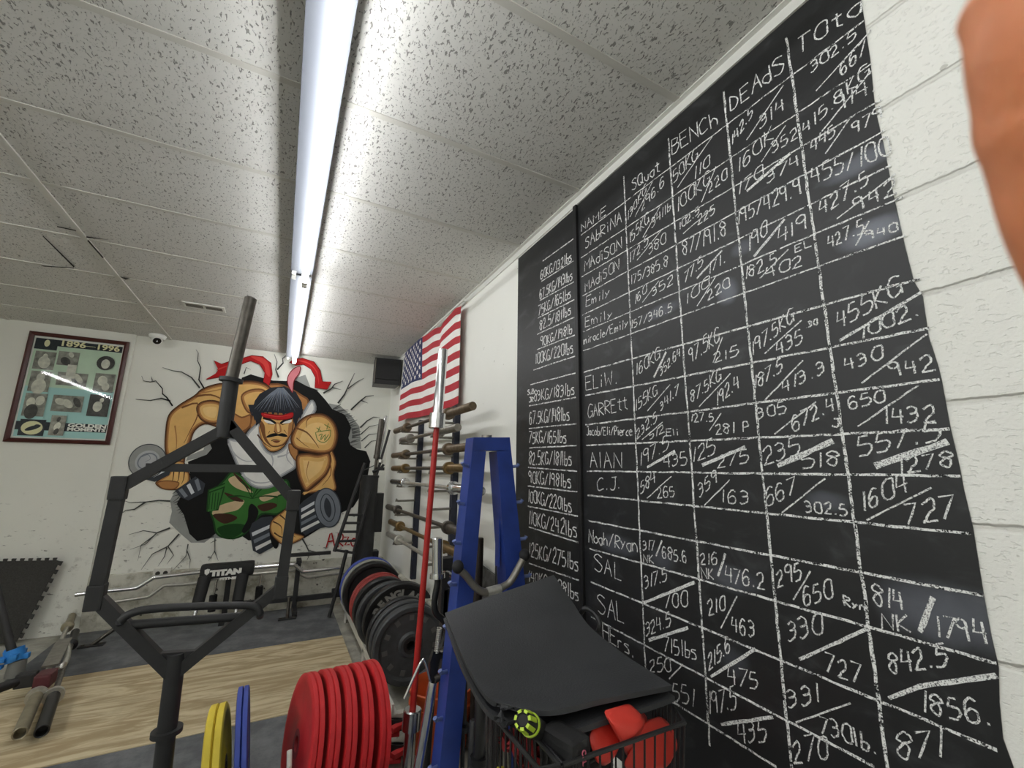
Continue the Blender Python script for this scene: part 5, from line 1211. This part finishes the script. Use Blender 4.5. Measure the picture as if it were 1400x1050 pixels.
r = thing('foam_block', 'chunky red moulded pad with a dark slot sticking out of the wire basket', 'pad', (.66, .76, RZ - .12))
def hull(name, pts, m, par, bev=.012):
    bm = bmesh.new()
    for p in pts: bm.verts.new(p)
    bmesh.ops.convex_hull(bm, input=bm.verts[:]); bmesh.ops.dissolve_limit(bm, angle_limit=.05, verts=bm.verts[:], edges=bm.edges[:])
    bmesh.ops.bevel(bm, geom=bm.edges[:], offset=bev, segments=3, affect='EDGES', profile=.6, clamp_overlap=True)
    bm.verts.index_update(); b = MB(); b.add([v.co.copy() for v in bm.verts], [[v.index for v in f.verts] for f in bm.faces], None, True); bm.free(); return b.build(name, m, par)
def bp(u, v, y): return on_y(u, v, y * .958)
hull('side_pad', [bp(803, 1005, .76), bp(822, 980, .78), bp(838, 985, .79), bp(850, 1015, .76), bp(838, 1042, .745), bp(815, 1045, .75), bp(806, 1005, .86), bp(835, 980, .87), bp(850, 1010, .86), bp(825, 1050, .86)], M_RFO, r)
hull('top_pad', [bp(824, 972, .74), bp(858, 962, .76), bp(874, 974, .74), bp(880, 990, .72), bp(868, 1006, .715), bp(851, 1016, .72), bp(838, 990, .72), bp(830, 970, .85), bp(872, 962, .86), bp(888, 985, .86), bp(860, 1040, .8)], M_RFO, r, .006)
hull('round_pad', [bp(868, 1012, .75), bp(884, 985, .76), bp(905, 978, .78), bp(920, 995, .79), bp(926, 1020, .78), bp(915, 1048, .77), bp(885, 1056, .76), bp(850, 1050, .76), bp(880, 985, .88), bp(915, 990, .9), bp(928, 1020, .9), bp(880, 1060, .9)], M_RFO, r, .014)
r = thing('pouch', 'black pouch with small pink lettering beside the red pad in the basket', 'pouch', (.52, .76, RZ - .16))
a = bp(772, 1030, .76); b = MB(); b.box(a, (.05, .08, .07), Matrix.Rotation(.25, 4, 'Z'), None, .012); b.build('body', M_FOAM, r)
font_mb('CRL', .013, a + Vector((.004, -.046, .026)), (.05, .01, -1), (1, .2, 0), None, .0008).build('pink_lettering', mat('pink_print', rgb(196, 96, 116), .6), r, weld=False)
r = thing('red_cloth', 'crumpled red cloth in the basket under the draped mats at the left', 'cloth', (D_.x, D_.y - .08, RZ - .1))
b = MB()
gp = [[Vector((D_.x - .01 + .07 * i / 10 + random.uniform(-.004, .004), D_.y - .14 + .12 * j / 10, RZ - .07 + .02 * math.sin(i * 1.3) * math.cos(j * 1.1) + random.uniform(-.006, .006))) for j in range(11)] for i in range(11)]
b.grid(gp); b.grid([[p + Vector((0, 0, -.008)) for p in row] for row in gp]); b.build('cloth', mat('dark_red_cloth', rgb(150, 34, 36), .8), r)
bc = MID + Vector((-.05, .06, -.15))
r = thing('storage_box', 'black box filling the middle of the wire basket', 'box', (bc.x, bc.y, bc.z - .07))
b = MB(); b.box(bc, (.16, .12, .12), Matrix.Rotation(.15, 4, 'Z'), None, .012); b.build('body', M_FOAM, r)
b = MB(); b.box(bc + Vector((0, 0, .065)), (.165, .125, .01), Matrix.Rotation(.15, 4, 'Z'), None, .004); b.build('lid', M_BLACKS, r)
r = thing('grip_ring', 'black ring handle sticking up behind the draped mats by the chalkboard', 'handle', (.8, 1.05, .98))
b = MB(); b.tube(catmull([on_y(794, 838, 1.05), on_y(800, 832, 1.04), on_y(812, 838, 1.02), on_y(820, 852, 1.0), on_y(818, 864, 1.0)], 4), .007, 10); b.build('ring', M_BLACKS, r)

# ------------------------------------------------------------------ fingertip at the right edge, close to the lens
M_SKIN = mat('skin', rgb(236, 150, 104), .5, noise=.1, nscale=120, bump=.2, bscale=600)
MATS['skin'].node_tree.nodes['Principled BSDF'].inputs['Subsurface Weight'].default_value = .25
MATS['skin'].node_tree.nodes['Principled BSDF'].inputs['Subsurface Radius'].default_value = (.008, .003, .0015)
def cp(u, v, dpt): r_ = ray(u, v); return Vector((0, 0, CAMZ)) + r_ * (dpt / FPX)
r = thing('finger', 'blurred fingertip of the photographer at the right edge of the frame', 'finger', cp(1450, 330, .05))
DF = .05
path = [cp(1466, -62, DF), cp(1467, -16, DF), cp(1474, 50, DF), cp(1489, 120, DF + .001), cp(1507, 200, DF + .002), cp(1530, 280, DF + .003), cp(1566, 370, DF + .006), cp(1620, 480, DF + .012)]
cpth = catmull(path, 5); nR = len(cpth)
rad = []
for i in range(nR):
    t = i / (nR - 1)
    base_r = .0088 + .0012 * t
    if t < .12: base_r *= math.sqrt(max(.02, 1 - ((.12 - t) / .12) ** 2)) 
    base_r += .0005 * math.exp(-((t - .45) / .06) ** 2) + .0006 * math.exp(-((t - .1) / .05) ** 2)
    rad.append(base_r)
b = MB(); b.tube(cpth, rad, 28); b.build('skin', M_SKIN, r)
toward = (Vector((0, 0, CAMZ)) - cpth[4]).normalized(); ax_ = (cpth[6] - cpth[1]).normalized(); sd = ax_.cross(toward).normalized()
b = MB(); nl = []
for i in range(7):
    row = []
    for j in range(9):
        a_ = (j / 8 - .5) * 1.5; c0 = cpth[1].lerp(cpth[7], i / 6)
        rr2 = rad[max(3, min(7, 1 + i))] + .0004
        nd = (-toward * math.cos(a_) + sd * math.sin(a_)); row.append(c0 + nd * rr2)
    nl.append(row)
b.grid(nl); b.grid([[p - (p - cpth[4]).normalized() * .0006 for p in row] for row in nl]); b.build('nail', mat('nail', rgb(206, 140, 112), .3), r)

for o in bpy.data.objects:
    if '_b' in o: del o['_b']
